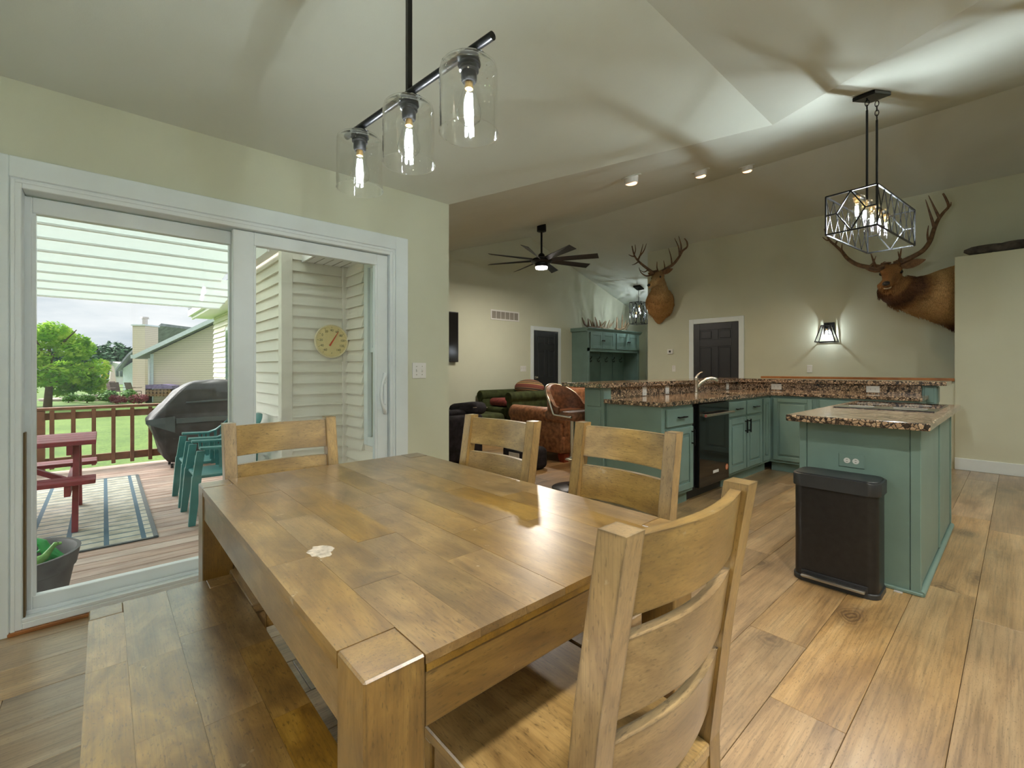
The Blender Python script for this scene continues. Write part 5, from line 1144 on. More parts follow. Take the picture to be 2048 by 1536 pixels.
    b.loft([(hp(0.33, 0, -0.098), 0.036*S, 0.016*S), (hp(0.39, 0, -0.092), 0.034*S, 0.014*S), (hp(0.415, 0, -0.086), 0.018*S, 0.008*S)], 14, up=tuple(u)); obj('lip', b, 'pale_fur', t, smooth=60)
    for (main, tines, r0) in antlers:
        peds = [hp(-0.03, q*0.062, 0.11) for q in (-1, 1)]; main = [min(peds, key=lambda q: (q-main[0]).length)]+list(main)
        b = B(); branch(b, main, r0*0.95, r0*0.28, 9)
        b.lathe([(0.0, -0.006), (r0*1.45, -0.004), (r0*1.5, 0.008), (0.0, 0.014)], tuple(main[0]), 12, cap=False)
        for tp_, rt_ in tines: branch(b, tp_, rt_, 0.0035, 7)
        obj('antler', b, 'antler', t, smooth=70)
    return t
# --- elk
esk = Vector((7.400, 1.065, 2.390))
fur('elk_fur', esk+Vector((-0.92, 0.02, -0.42)).normalized()*0.20-Vector((8.0, 0.35, 2.05)), [(0.0, (0.246, 0.117, 0.042)), (0.20, (0.321, 0.161, 0.058)), (0.25, (0.142, 0.066, 0.029)), (0.36, (0.094, 0.044, 0.021)), (0.43, (0.246, 0.125, 0.046)), (0.52, (0.510, 0.313, 0.129)), (0.85, (0.472, 0.273, 0.108)), (1.0, (0.378, 0.202, 0.073))], under=(-0.20, (0.085, 0.030, 0.012)))
def L(xs): return [atX(px, py, x) for px, py, x in xs]
ea = [
 (L([(1757, 536, 7.42), (1735, 534, 7.40), (1712, 528, 7.42), (1694, 516, 7.46), (1683, 502, 7.50), (1671, 491, 7.55), (1658, 479, 7.60), (1649, 458, 7.62)]),
  [(L([(1752, 536, 7.41), (1747, 522, 7.32), (1741, 505, 7.22)]), 0.020), (L([(1738, 534, 7.41), (1746, 526, 7.28), (1752, 512, 7.18)]), 0.014), (L([(1690, 511, 7.47), (1684, 502, 7.40), (1684, 488, 7.34)]), 0.017), (L([(1670, 490, 7.55), (1674, 483, 7.50), (1677, 474, 7.46)]), 0.015), (L([(1660, 481, 7.60), (1652, 480, 7.60), (1645, 474, 7.60)]), 0.012)], 0.036),
 (L([(1789, 533, 7.42), (1803, 524, 7.40), (1824, 514, 7.40), (1846, 501, 7.44), (1860, 482, 7.48), (1868, 458, 7.54), (1876, 440, 7.58), (1887, 425, 7.60), (1897, 413, 7.62), (1892, 398, 7.63), (1886, 387, 7.63)]),
  [(L([(1793, 530, 7.41), (1799, 517, 7.30), (1803, 494, 7.20)]), 0.020), (L([(1806, 523, 7.40), (1799, 514, 7.26), (1796, 503, 7.16)]), 0.014), (L([(1858, 486, 7.48), (1855, 470, 7.40), (1857, 451, 7.34)]), 0.016), (L([(1869, 456, 7.54), (1861, 430, 7.48), (1851, 399, 7.44)]), 0.019), (L([(1879, 436, 7.58), (1870, 418, 7.55), (1857, 391, 7.52)]), 0.018), (L([(1896, 415, 7.62), (1901, 411, 7.64), (1902, 404, 7.65)]), 0.012)], 0.036)]
mount('elk_mount', 'large elk shoulder mount with wide antlers, half hidden by the partition wall', (8.0, 0.35, 2.05), esk, (-0.92, 0.02, -0.42),
      [((8.0, 0.42, 2.03), 0.22, 0.42), ((7.90, 0.46, 2.04), 0.23, 0.415), ((7.80, 0.52, 2.06), 0.24, 0.39), ((7.67, 0.64, 2.06), 0.24, 0.335), ((7.56, 0.78, 2.07), 0.21, 0.265), ((7.48, 0.92, 2.10), 0.185, 0.215), ((7.42, 1.03, 2.17), 0.165, 0.20), ((7.40, 1.075, 2.27), 0.13, 0.16), ((7.39, 1.07, 2.36), 0.10, 0.10)], 1.0, 'elk_fur', ea, mane=(5200, 0.2, 6.9, 0.055))
# --- red deer
dsk = Vector((7.50, 4.37, 2.845))
fur('deer_fur', dsk-Vector((8.0, 4.58, 2.40)), [(0.0, (0.273, 0.166, 0.072)), (0.12, (0.355, 0.226, 0.104)), (0.22, (0.546, 0.376, 0.181)), (0.34, (0.546, 0.346, 0.148)), (0.55, (0.464, 0.256, 0.092)), (0.75, (0.519, 0.300, 0.111)), (1.0, (0.328, 0.166, 0.060))])
da = [
 (L([(1309, 547, 7.50), (1297, 539, 7.45), (1283, 528, 7.38), (1274, 519, 7.34), (1268, 509, 7.32), (1264, 492, 7.32)]),
  [(L([(1270, 513, 7.33), (1263, 512, 7.30), (1257, 509, 7.28)]), 0.016), (L([(1268, 510, 7.32), (1271, 500, 7.34), (1270, 489, 7.36)]), 0.014), (L([(1276, 520, 7.35), (1281, 508, 7.40), (1286, 488, 7.45)]), 0.020), (L([(1280, 512, 7.40), (1288, 501, 7.46), (1293, 487, 7.50)]), 0.014), (L([(1276, 524, 7.36), (1270, 528, 7.28), (1264, 530, 7.22)]), 0.013), (L([(1306, 549, 7.48), (1293, 552, 7.36), (1282, 545, 7.27), (1278, 535, 7.24)]), 0.018), (L([(1296, 540, 7.45), (1288, 544, 7.32), (1280, 540, 7.24)]), 0.013)], 0.034),
 (L([(1319, 545, 7.54), (1333, 537, 7.60), (1347, 528, 7.66), (1358, 514, 7.72), (1365, 502, 7.76), (1374, 494, 7.78), (1374, 484, 7.79), (1369, 477, 7.79)]),
  [(L([(1362, 506, 7.75), (1362, 490, 7.72), (1357, 471, 7.70)]), 0.020), (L([(1359, 510, 7.73), (1357, 494, 7.68), (1349, 476, 7.64)]), 0.018), (L([(1344, 530, 7.65), (1342, 514, 7.58), (1337, 496, 7.52)]), 0.017), (L([(1330, 539, 7.58), (1329, 530, 7.48), (1327, 521, 7.42)]), 0.014), (L([(1317, 545, 7.52), (1314, 536, 7.40), (1314, 523, 7.30)]), 0.016)], 0.034)]
mount('deer_mount', 'red deer stag shoulder mount with tall antlers beside the black door', (8.0, 4.58, 2.40), dsk, (-0.86, 0.06, -0.50),
      [((8.0, 4.60, 2.42), 0.22, 0.27), ((7.92, 4.585, 2.42), 0.25, 0.31), ((7.82, 4.54, 2.44), 0.25, 0.29), ((7.72, 4.48, 2.51), 0.195, 0.215), ((7.63, 4.43, 2.60), 0.150, 0.160), ((7.57, 4.40, 2.71), 0.118, 0.120), ((7.53, 4.38, 2.80), 0.095, 0.095)], 0.86, 'deer_fur', da, chest=[((7.76, 4.50, 2.60), 0.05, 0.08), ((7.81, 4.54, 2.50), 0.11, 0.17), ((7.86, 4.57, 2.32), 0.13, 0.21), ((7.91, 4.60, 2.18), 0.10, 0.16), ((7.95, 4.63, 2.08), 0.055, 0.085), ((7.97, 4.645, 2.03), 0.02, 0.03)], mane=(3000, 0.3, 5.4, 0.05))
# ================================================================ OUTSIDE
DKZ = -0.20; GRZ = -0.75
struct('lawn', B().box(-160, 160, 3.0, 220, GRZ-0.3, GRZ), 'lawn_grass', label='green lawn behind the deck')
# house walls outside with lap siding
def siding(name, T, u0, u1, z0, z1, step, parent, holes=()):
    z = z0; protos = {}
    while z < z1-0.01:
        zz = min(z+step, z1); segs = [(u0, u1)]
        for a, b_, c_, d_ in holes:
            if z < d_ and zz > c_: segs = [q for s_ in segs for q in ((s_[0], min(a, s_[1])), (max(b_, s_[0]), s_[1])) if q[1]-q[0] > 0.01]
        for a, b_ in segs:
            key = (round(a, 3), round(b_, 3), round(zz-z, 3))
            if key in protos:
                o = protos[key][0].copy(); C.objects.link(o); o.parent = parent; o.location = protos[key][0].location+Vector((0, 0, z-protos[key][1]))
            else:
                bb = B(); bb.hull8([T(a, 0.001, z+0.006), T(b_, 0.001, z+0.006), T(b_, 0.034, z), T(a, 0.034, z), T(a, 0.000, zz+0.004), T(b_, 0.000, zz+0.004), T(b_, 0.006, zz+0.004), T(a, 0.006, zz+0.004)])
                o = obj('siding_board', bb, 'siding_vinyl', parent); protos[key] = (o, z)
        z = zz
BX, BY0, BY1 = 1.255, 4.57, 6.35
e1 = struct('wall_exterior', B().box(1.845, 1.8595, 3.10, BY0, -0.6, WZ0-0.06).box(1.845, 1.8595, 3.10, BY0, WZ1+0.06, 2.6).box(1.845, 1.8595, 3.10, WY0-0.06, WZ0-0.06, WZ1+0.06).box(1.845, 1.8595, WY1+0.06, BY0, WZ0-0.06, WZ1+0.06), 'siding_trim', label='siding clad living room wall outside the patio door')
siding('s', TX(1.845), 3.10, BY0, -0.35, 2.19, 0.106, e1, holes=((WY0-0.07, WY1+0.07, WZ0-0.07, WZ1+0.07),))
e2 = struct('wall_exterior', B().box(BX, 1.8595, BY0, BY1, -0.6, 2.75), 'siding_trim', label='siding clad bump-out beyond the patio door')
siding('s', TY(BY0), BX+0.06, 1.80, -0.35, 2.62, 0.106, e2)
siding('s', TX(BX), BY0+0.06, BY1, -0.35, 2.27, 0.106, e2)
obj('corner_post', B().box(BX-0.040, BX+0.058, BY0-0.040, BY0+0.058, -0.5, 2.7, 0.004), 'siding_trim', e2)
obj('inner_corner_trim', B().box(1.785, 1.845, BY0-0.042, BY0, -0.5, 2.19, 0.003), 'siding_trim', e2)
e3 = struct('wall_exterior', B().box(1.845, 2.2, BY1, 12.0, -0.7, 2.75), 'siding_trim', label='far end of the siding clad house wall')
siding('s', TX(1.845), 8.6, 12.0, -0.5, 2.30, 0.106, e3, holes=((9.6, 10.7, 0.6, 2.0),))
obj('window_frame', B().box(1.825, 1.85, 9.6, 10.7, 0.6, 2.0, 0.004), 'vinyl_white', e3); obj('window_pane', B().box(1.818, 1.826, 9.67, 10.63, 0.67, 1.93), 'window_glass', e3)
ev = struct('roof_eave', B().box(1.42, 1.845, 3.10, BY0-0.001, 2.19, 2.21).box(1.40, 1.42, 3.10, BY0-0.001, 2.18, 2.36), 'soffit_white', label='white soffit above the living room window')
for k in range(5): obj('soffit_groove', B().box(1.43+k*0.085, 1.436+k*0.085, 3.10, BY0-0.002, 2.187, 2.19), 'vent_grey', ev)
struct('roof_eave', B().box(1.50, 1.845, BY1+0.001, 12.4, 2.30, 2.32).box(1.46, 1.50, BY1+0.001, 12.4, 2.27, 2.46).box(1.40, 1.46, BY1+0.001, 12.4, 2.33, 2.46), 'soffit_white', label='white gutter and soffit of the far house wall')
struct('roof_eave', B().box(1.14, BX-0.028, BY0+0.06, BY1, 2.27, 2.29).box(1.12, 1.14, BY0+0.06, BY1, 2.25, 2.42), 'soffit_white', label='white soffit of the siding bump-out')
struct('roof_slab', B().hull8([(1.40, 7.0, 2.47), (1.40, 12.4, 2.47), (3.5, 12.4, 3.2), (3.5, 7.0, 3.2), (1.40, 7.0, 2.53), (1.40, 12.4, 2.53), (3.5, 12.4, 3.26), (3.5, 7.0, 3.26)]), 'roof_shingle')
# deck
dk = struct('deck', B().box(-3.4, 1.84, 3.11, 8.5, DKZ-0.30, DKZ-0.040), 'dark_gap', label='weathered brown plank deck')
y = 3.115; rg = random.Random(21)
while y < 8.5:
    x1 = 1.80 if (y+0.14 < BY0 or y > BY1) else BX-0.045
    obj('deck_board', B().box(-3.4, x1, y+0.004, y+0.136, DKZ-0.034, DKZ, 0.003), 'deck_wood', dk, loc=(-1.0, y+0.07, DKZ)); y += 0.14
# railing
RY = 8.42
ra = thing('deck_railing', 'brown stained wooden deck railing with square balusters', 'railing', (-0.8, RY, DKZ))
obj('top_rail', B().box(-3.4, 1.8, RY-0.07, RY+0.07, 0.625, 0.66, 0.004), 'rail_stain', ra)
obj('upper_rail', B().box(-3.4, 1.8, RY-0.02, RY+0.02, 0.50, 0.59, 0.003), 'rail_stain', ra)
obj('lower_rail', B().box(-3.4, 1.8, RY-0.02, RY+0.02, -0.10, 0.0, 0.003), 'rail_stain', ra)
x = -3.3; bal = None; k = 0
while x < 1.75:
    if bal is None: bal = obj('baluster', B().box(x-0.022, x+0.022, RY-0.064, RY-0.021, -0.14, 0.62, 0.003), 'rail_stain', ra); bx_0 = x
    else: o = bal.copy(); C.objects.link(o); o.parent = ra; o.location = (x-bx_0, 0, 0)
    x += 0.20
for x in (-2.45, -0.62, 1.2): obj('post', B().box(x-0.05, x+0.05, RY+0.022, RY+0.12, -0.45, 0.624, 0.004).box(x-0.055, x+0.055, RY-0.075, RY-0.066, -0.14, 0.62), 'rail_stain', ra)
# rug
rug = obj('outdoor_rug', B().box(-2.0, 0.325, 4.68, 7.55, DKZ+0.001, DKZ+0.009, 0.002), 'rug_weave'); tag(rug, 'cream outdoor rug with blue grid stripes on the deck', 'rug')
obj('binding', B().box(0.300, 0.332, 4.665, 7.565, DKZ+0.001, DKZ+0.0105).box(-2.0, 0.332, 4.660, 4.688, DKZ+0.001, DKZ+0.0105).box(-2.0, 0.332, 7.545, 7.57, DKZ+0.001, DKZ+0.0105), 'grill_cover_panel', rug)
# picnic table
pt = thing('picnic_table', 'dark red wooden picnic table standing on the striped rug', 'picnic table', (-1.0, 5.78, DKZ)); DZt = DKZ
zb_ = DKZ+0.010
for k in range(4): obj('top_plank', B().box(-1.95, -0.05, 5.43+k*0.18, 5.60+k*0.18, 0.505, 0.545, 0.006, 2), 'picnic_red', pt)
for yb in (5.13, 6.17):
    for k in range(2): obj('bench_plank', B().box(-1.95, -0.05, yb+k*0.135, yb+k*0.135+0.125, 0.215, 0.25, 0.006, 2), 'picnic_red', pt)
for x in (-1.70, -0.22):
    obj('cross_beam', B().box(x-0.02, x+0.02, 5.47, 6.10, 0.42, 0.505, 0.003), 'picnic_red', pt)
    obj('bench_beam', B().box(x-0.02, x+0.02, 5.14, 6.42, 0.13, 0.214, 0.003), 'picnic_red', pt)
    for s in (-1, 1):
        obj('leg', B().hull8([(x+0.0205, 5.78+s*0.50-0.045, zb_), (x+0.06, 5.78+s*0.50-0.045, zb_), (x+0.06, 5.78+s*0.50+0.045, zb_), (x+0.0205, 5.78+s*0.50+0.045, zb_), (x+0.0205, 5.78+s*0.20-0.045, 0.505), (x+0.06, 5.78+s*0.20-0.045, 0.505), (x+0.06, 5.78+s*0.20+0.045, 0.505), (x+0.0205, 5.78+s*0.20+0.045, 0.505)]), 'picnic_red', pt)
for x, x2 in ((-0.24, -0.85), (-1.66, -1.05)): obj('brace', B().obox((x, 5.78, 0.15), (x2, 5.78, 0.49), 0.06, 0.04), 'picnic_red', pt)
# green plastic chairs (face -X)
def tub_chair(label, loc, rz=0.0):
    t = thing('plastic_chair', label, 'chair', loc, rz, 'green plastic chairs on the deck')
    W_, D_ = 0.54, 0.54; hs = 0.42
    obj('seat', B().box(0.02, D_-0.03, -W_/2+0.05, W_/2-0.05, hs-0.03, hs, 0.012, 2), 'plastic_green', t, world=False, smooth=40)
    for sx_ in (0, 1):
        for s in (-1, 1):
            x = 0.03 if sx_ == 0 else D_-0.02; x2 = -0.01 if sx_ == 0 else D_+0.03; y = s*(W_/2-0.03); y2 = s*(W_/2)
            top_z = 0.66 if sx_ == 0 else 0.5
            obj('leg', B().hull8([(x2-0.025, y2-0.02, 0), (x2+0.025, y2-0.02, 0), (x2+0.025, y2+0.02, 0), (x2-0.025, y2+0.02, 0), (x-0.035, y-0.028, hs), (x+0.035, y-0.028, hs), (x+0.035, y+0.028, hs), (x-0.035, y+0.028, hs)]), 'plastic_green', t, world=False)
            if sx_ == 0: obj('arm_support', B().hull8([(x-0.03, y-0.02, hs), (x+0.03, y-0.02, hs), (x+0.03, y+0.02, hs), (x-0.03, y+0.02, hs), (x+0.0, y-0.02, 0.64), (x+0.06, y-0.02, 0.64), (x+0.06, y+0.02, 0.64), (x, y+0.02, 0.64)]), 'plastic_green', t, world=False)
    # continuous arm and back rim
    def path(i, n=20):
        u = -1+2*i/n
        a = u*PI/2
        if abs(u) > 0.55: 
            s = 1 if u > 0 else -1; k = (abs(u)-0.55)/0.45; return (0.30-0.25*k, s*(W_/2-0.02), 0.66+0.01*k)
        k = u/0.55; c_ = math.cos(k*PI/2); return (0.30+0.27*c_**0.8, (W_/2-0.02)*math.sin(k*PI/2), 0.66+0.26*c_**1.2)
    P = [path(i, 28) for i in range(29)]
    rs = []
    for i, p_ in enumerate(P):
        q_ = P[min(i+1, 28)]; o_ = P[max(i-1, 0)]; dx, dy = q_[0]-o_[0], q_[1]-o_[1]; l = math.hypot(dx, dy) or 1; nx, ny = -dy/l, dx/l
        rs.append([(p_[0]+nx*w_, p_[1]+ny*w_, p_[2]+h_) for w_, h_ in ((-0.030, -0.016), (0.030, -0.016), (0.030, 0.0), (0.0, 0.010), (-0.030, 0.0))])
    obj('arm_rim', B().rings(rs), 'plastic_green', t, world=False, smooth=50)
    rs = []
    for i, p_ in enumerate(P[5:24]):
        rs.append([(p_[0]*0.93+0.012, p_[1]*0.93, hs-0.03), (p_[0]*0.93+0.024, p_[1]*0.95, hs-0.03), (p_[0]*0.95+0.02, p_[1]*0.97, hs+0.10), (p_[0]*0.95+0.008, p_[1]*0.95, hs+0.10)])
    obj('back_shell', B().rings(rs), 'plastic_green', t, world=False, smooth=50)
    for i in range(4, 25):
        p_ = P[i]
        obj('back_slat', B().obox((p_[0]*0.95+0.012, p_[1]*0.96, hs+0.06), (p_[0], p_[1], p_[2]-0.010), 0.026, 0.010, up=(p_[0]-0.28, p_[1], 0)), 'plastic_green', t, world=False)
    return t
tub_chair('green plastic tub chair on the deck, nearer the house', (0.58, 5.08, DKZ))
tub_chair('green plastic tub chair on the deck, nearer the covered grill', (0.58, 5.80, DKZ))
# covered grill
gr = thing('covered_grill', 'large barbecue grill under a black fabric cover', 'grill', (1.1, 8.0, DKZ))
gx0, gx1, gy0, gy1 = 0.42, 1.78, 7.66, 8.26
b = B()
rs = []
prof = [(DKZ+0.03, 0.20, 0.06), (DKZ+0.25, 0.14, 0.04), (0.25, 0.09, 0.02), (0.42, 0.02, 0.0), (0.47, 0.0, 0.0), (0.52, 0.06, 0.01), (0.70, 0.20, 0.02), (0.86, 0.32, 0.05), (0.97, 0.48, 0.12), (1.005, 0.62, 0.20)]
rg = random.Random(2)
for z, ins, iny in prof:
    p = rrect(gx0+ins, gx1-ins*0.5, gy0+iny, gy1-iny*0.5, 0.07, 7)
    rs.append([(x+0.010*math.sin(13*x+7*z)+rg.uniform(-0.006, 0.006), y_+0.014*math.sin(17*y_+11*z+6*x)+rg.uniform(-0.006, 0.006), z) for x, y_ in p])
b.rings(rs); cv = obj('cover', b, 'grill_cover', gr, smooth=70, sub=2)
tx = bpy.data.textures.new('wrinkle', 'CLOUDS'); tx.noise_scale = 0.16; tx.noise_depth = 2
md = cv.modifiers.new('wrinkle', 'DISPLACE'); md.texture = tx; md.strength = 0.05; md.mid_level = 0.5; md.texture_coords = 'LOCAL'
obj('side_flap', B().hull8([(gx0-0.012, gy0-0.022, 0.44), (gx0+0.30, gy0-0.026, 0.30), (gx0+0.30, gy0-0.018, 0.30), (gx0-0.004, gy0-0.014, 0.44), (gx0-0.005, gy0-0.020, 0.49), (gx0+0.30, gy0-0.022, 0.52), (gx0+0.30, gy0-0.012, 0.52), (gx0, gy0-0.012, 0.49)]), 'grill_cover_panel', gr)
obj('cover_band', B().box(gx0+0.31, gx1-0.02, gy0-0.022, gy0-0.010, 0.42, 0.49, 0.004), 'grill_cover_panel', gr)
b = B(); b.tube([(gx0+0.42, gy0-0.02, 0.70), (gx0+0.8, gy0-0.035, 0.715), (gx1-0.25, gy0-0.02, 0.725)], 0.014, 8); obj('handle_fold', b, 'grill_cover_panel', gr, smooth=60)
for x, y_ in ((gx0+0.28, gy0+0.14), (gx1-0.24, gy0+0.14), (gx0+0.28, gy1-0.14), (gx1-0.24, gy1-0.14)): obj('caster', B().cyl((x-0.015, y_, DKZ+0.03), (x+0.015, y_, DKZ+0.03), 0.03), 'black_paint', gr)
# planter with toy dinosaurs
pc = Vector((-0.385, 3.60, DKZ))
pl = thing('planter_pot', 'large grey plastic planter pot by the patio door', 'planter', pc)
obj('pot', B().lathe([(0.20, 0.0), (0.215, 0.01), (0.262, 0.27), (0.272, 0.275), (0.285, 0.350), (0.290, 0.365), (0.272, 0.365), (0.262, 0.350), (0.246, 0.28), (0.235, 0.24), (0.0, 0.24)], pc, 40, cap=False), 'pot_grey', pl, smooth=40)
b = B(); b.lathe([(0.0, 0.0), (0.10, 0.004), (0.20, 0.0), (0.243, -0.01)], pc+Vector((0, 0, 0.256)), 28, cap=False)
for v_ in b.bm.verts: v_.co.z += rg.uniform(-0.006, 0.008)
obj('soil', b, 'soil', pl, smooth=60)
def dino(label, loc, rz, s, mat, long_neck):
    t = thing('toy_dinosaur', label, 'toy', loc, rz, 'toy dinosaurs in the planter'); b = B()
    if long_neck:
        b.loft([((-0.13*s, 0, 0.035*s), 0.006*s, 0.006*s), ((-0.07*s, 0, 0.045*s), 0.016*s, 0.016*s), ((-0.02*s, 0, 0.055*s), 0.030*s, 0.030*s), ((0.03*s, 0, 0.058*s), 0.028*s, 0.028*s), ((0.06*s, 0, 0.075*s), 0.016*s, 0.018*s), ((0.082*s, 0, 0.105*s), 0.011*s, 0.012*s), ((0.10*s, 0, 0.128*s), 0.012*s, 0.012*s), ((0.125*s, 0, 0.125*s), 0.008*s, 0.007*s)], 12)
    else:
        b.loft([((-0.10*s, 0, 0.02*s), 0.006*s, 0.006*s), ((-0.05*s, 0, 0.035*s), 0.020*s, 0.018*s), ((-0.01*s, 0, 0.055*s), 0.030*s, 0.030*s), ((0.015*s, 0, 0.085*s), 0.024*s, 0.024*s), ((0.025*s, 0, 0.112*s), 0.022*s, 0.020*s), ((0.05*s, 0, 0.122*s), 0.020*s, 0.018*s), ((0.075*s, 0, 0.115*s), 0.014*s, 0.011*s)], 12)
    for x, y_ in ((-0.03, 0.022), (-0.03, -0.022), (0.03, 0.022), (0.03, -0.022)) if long_neck else ((-0.01, 0.024), (-0.01, -0.024)):
        b.cyl((x*s, y_*s, 0.05*s), (x*s, y_*s*1.1, -0.004), 0.013*s, 0.010*s, 10)
    if not long_neck:
        for y_ in (0.02, -0.02): b.cyl((0.02*s, y_*s, 0.08*s), (0.05*s, y_*s*1.3, 0.068*s), 0.007*s, 0.005*s, 8)
    o = obj('body', b, mat, t, world=False); md = o.modifiers.new('fuse', 'REMESH'); md.mode = 'VOXEL'; md.voxel_size = 0.0035*s; md.use_smooth_shade = True
    for y_ in (-1, 1): obj('eye', B().ball((0.108*s if long_neck else 0.055*s, y_*(0.010 if long_neck else 0.016)*s, (0.133 if long_neck else 0.130)*s), 0.003*s, u=8, v=6), 'ink', t, world=False)
zs_ = DKZ+0.256
dino('light green long-necked toy dinosaur in the planter', (-0.300, 3.560, zs_), 0.35, 1.05, 'toy_lightgreen', True)
dino('bright green upright toy dinosaur in the planter', (-0.235, 3.690, zs_), PI-0.5, 1.1, 'toy_green', False)
dino('yellow toy dinosaur half buried in the planter soil', (-0.43, 3.70, zs_-0.03), 0.5, 0.95, 'toy_yellow', True)
# patio cover
pcv = thing('patio_cover', 'white aluminium patio cover with long ribs above the deck', 'patio cover', (-1, 5.6, 2.3))
def zc_(y): return 2.66-0.106*(y-3.12)
y = 3.12; k = 0
while y < 8.0:
    y2 = y+0.40
    m_ = 'polycarbonate'
    x1 = 1.38 if y2 < BY0 else (1.10 if y < BY1 else 1.34)
    obj('roof_panel', B().hull8([(-3.4, y, zc_(y)), (x1, y, zc_(y)), (x1, y2, zc_(y2)), (-3.4, y2, zc_(y2)), (-3.4, y, zc_(y)+0.012), (x1, y, zc_(y)+0.012), (x1, y2, zc_(y2)+0.012), (-3.4, y2, zc_(y2)+0.012)]), m_, pcv)
    obj('rib', B().box(-3.4, x1, y2-0.035, y2, zc_(y2)-0.022, zc_(y2)-0.001, 0.003), 'cover_white', pcv)
    y = y2; k += 1
obj('ledger', B().box(-3.4, 1.38, 3.10, 3.14, 2.60, 2.74), 'cover_white', pcv)
for x in (-3.3,): obj('post', B().box(x-0.05, x+0.05, 7.8, 7.9, DKZ, zc_(7.85)-0.03, 0.004), 'cover_white', pcv)
# thermometer on the siding
tc_ = Vector((1.667, BY0-0.036, 1.437)); R_ = 0.163
tm = thing('wall_thermometer', 'round cream outdoor dial thermometer on the siding', 'thermometer', tc_)
def disc(r, n0, n1, n=48): return B().cyl((tc_.x, tc_.y-n0, tc_.z), (tc_.x, tc_.y-n1, tc_.z), r, n=n)
obj('housing', B().rings([[(tc_.x+r*math.cos(2*PI*k/48), tc_.y-n_, tc_.z+r*math.sin(2*PI*k/48)) for k in range(48)] for r, n_ in ((R_-0.012, 0), (R_, 0.012), (R_, 0.030), (R_-0.006, 0.036), (R_-0.012, 0.030), (R_-0.013, 0.024))]), 'dial_rim', tm, smooth=40)
obj('dial', disc(R_-0.012, 0.024, 0.0262), 'dial_cream', tm)
yf = tc_.y-0.0264
for i, val in enumerate((-60, -40, -20, 0, 20, 40, 60, 80, 100, 120, 140)):
    a = math.radians(232-i*28.4); rr = R_*0.66
    slab_text(str(val), 0.031, (tc_.x+rr*math.cos(a), yf, tc_.z+rr*math.sin(a)), (PI/2, 0, 0), tm, 'ink', 'numeral')
    q = B(); q.cyl((tc_.x+R_*0.86*math.cos(a), yf, tc_.z+R_*0.86*math.sin(a)), (tc_.x+R_*0.80*math.cos(a), yf, tc_.z+R_*0.80*math.sin(a)), 0.0018, n=6); obj('tick', q, 'ink', tm)
    if i < 10:
        for j in (1, 2, 3):
            a2 = a-math.radians(28.4*j/4); q = B(); q.ball((tc_.x+R_*0.85*math.cos(a2), yf, tc_.z+R_*0.85*math.sin(a2)), 0.0016, u=6, v=4); obj('tick', q, 'ink', tm)
slab_text('F', 0.020, (tc_.x, yf, tc_.z-R_*0.72), (PI/2, 0, 0), tm, 'ink', 'numeral')
na = math.radians(57); hub = Vector((tc_.x-0.022, yf-0.004, tc_.z-0.045)); tip = Vector((tc_.x+0.062, yf-0.004, tc_.z+0.093))
dv_ = (tip-hub).normalized(); sd_ = Vector((dv_.z, 0, -dv_.x))
obj('needle', B().hull8([hub-sd_*0.008, hub+sd_*0.008, tip+sd_*0.0022, tip-sd_*0.0022]+[p+Vector((0, -0.002, 0)) for p in (hub-sd_*0.008, hub+sd_*0.008, tip+sd_*0.0022, tip-sd_*0.0022)]), 'needle_red', tm)
# ---------------------------------------------------------------- trees, neighbours
def leaf_cloud(name, parent, blobs, n, size, mat, seed):
    rg = random.Random(seed); b = B(); tot = sum(r**2 for _, r in blobs)
    vs = []; fs = []
    for c_, r in blobs:
        k = int(n*r*r/tot)
        for _ in range(k):
            d = Vector((rg.gauss(0, 1), rg.gauss(0, 1), rg.gauss(0, 1))).normalized()
            p = Vector(c_)+Vector((d.x, d.y, d.z*0.8))*r*(rg.uniform(0.55, 1.0)**0.5)
            a = Vector((rg.gauss(0, 1), rg.gauss(0, 1), rg.gauss(0, 0.5))).normalized(); q_ = a.cross(d+Vector((0, 0, 0.8))).normalized(); s = size*rg.uniform(0.6, 1.25)
            i = len(vs); vs += [p-a*s, p+q_*s*0.5, p+a*s, p-q_*s*0.5]; fs.append((i, i+1, i+2, i+3))
    me = bpy.data.meshes.new(name); o_ = origin(parent); me.from_pydata([tuple(v-o_) for v in vs], [], fs); me.materials.append(MATS[mat])
    o = bpy.data.objects.new(name, me); C.objects.link(o); o.parent = parent; return stuff(o)
tp = ground(95, 22.5, GRZ)
tr = thing('shade_tree', 'leafy bright green tree on the lawn', 'tree', tp)
b = B(); b.tube([tp, tp+Vector((0.05, 0, 0.9)), tp+Vector((0.1, 0, 1.8)), tp+Vector((0.05, 0.1, 3.2))], [0.17, 0.14, 0.12, 0.05], 10)
for k in range(7):
    a = k*0.9; b.tube([tp+Vector((0.07, 0, 1.0+0.2*k)), tp+Vector((0.8*math.cos(a), 0.8*math.sin(a), 1.6+0.25*k)), tp+Vector((1.7*math.cos(a), 1.7*math.sin(a), 2.0+0.3*k))], [0.07, 0.045, 0.02], 7)
obj('trunk', b, 'bark', tr, smooth=60)
rg = random.Random(31); bl = []
for k in range(46):
    a = rg.uniform(0, 2*PI); hgt = rg.uniform(0.0, 1.0); rad_ = 2.35*math.sqrt(max(0.08, 1-(abs(hgt-0.35)/0.75)**2))*math.sqrt(rg.uniform(0.15, 1))
    bl.append((tp+Vector((rad_*math.cos(a), rad_*math.sin(a), 0.85+hgt*2.95)), rg.uniform(0.38, 0.66)))
leaf_cloud('crown', tr, bl, 15000, 0.115, 'leaf_green', 5)
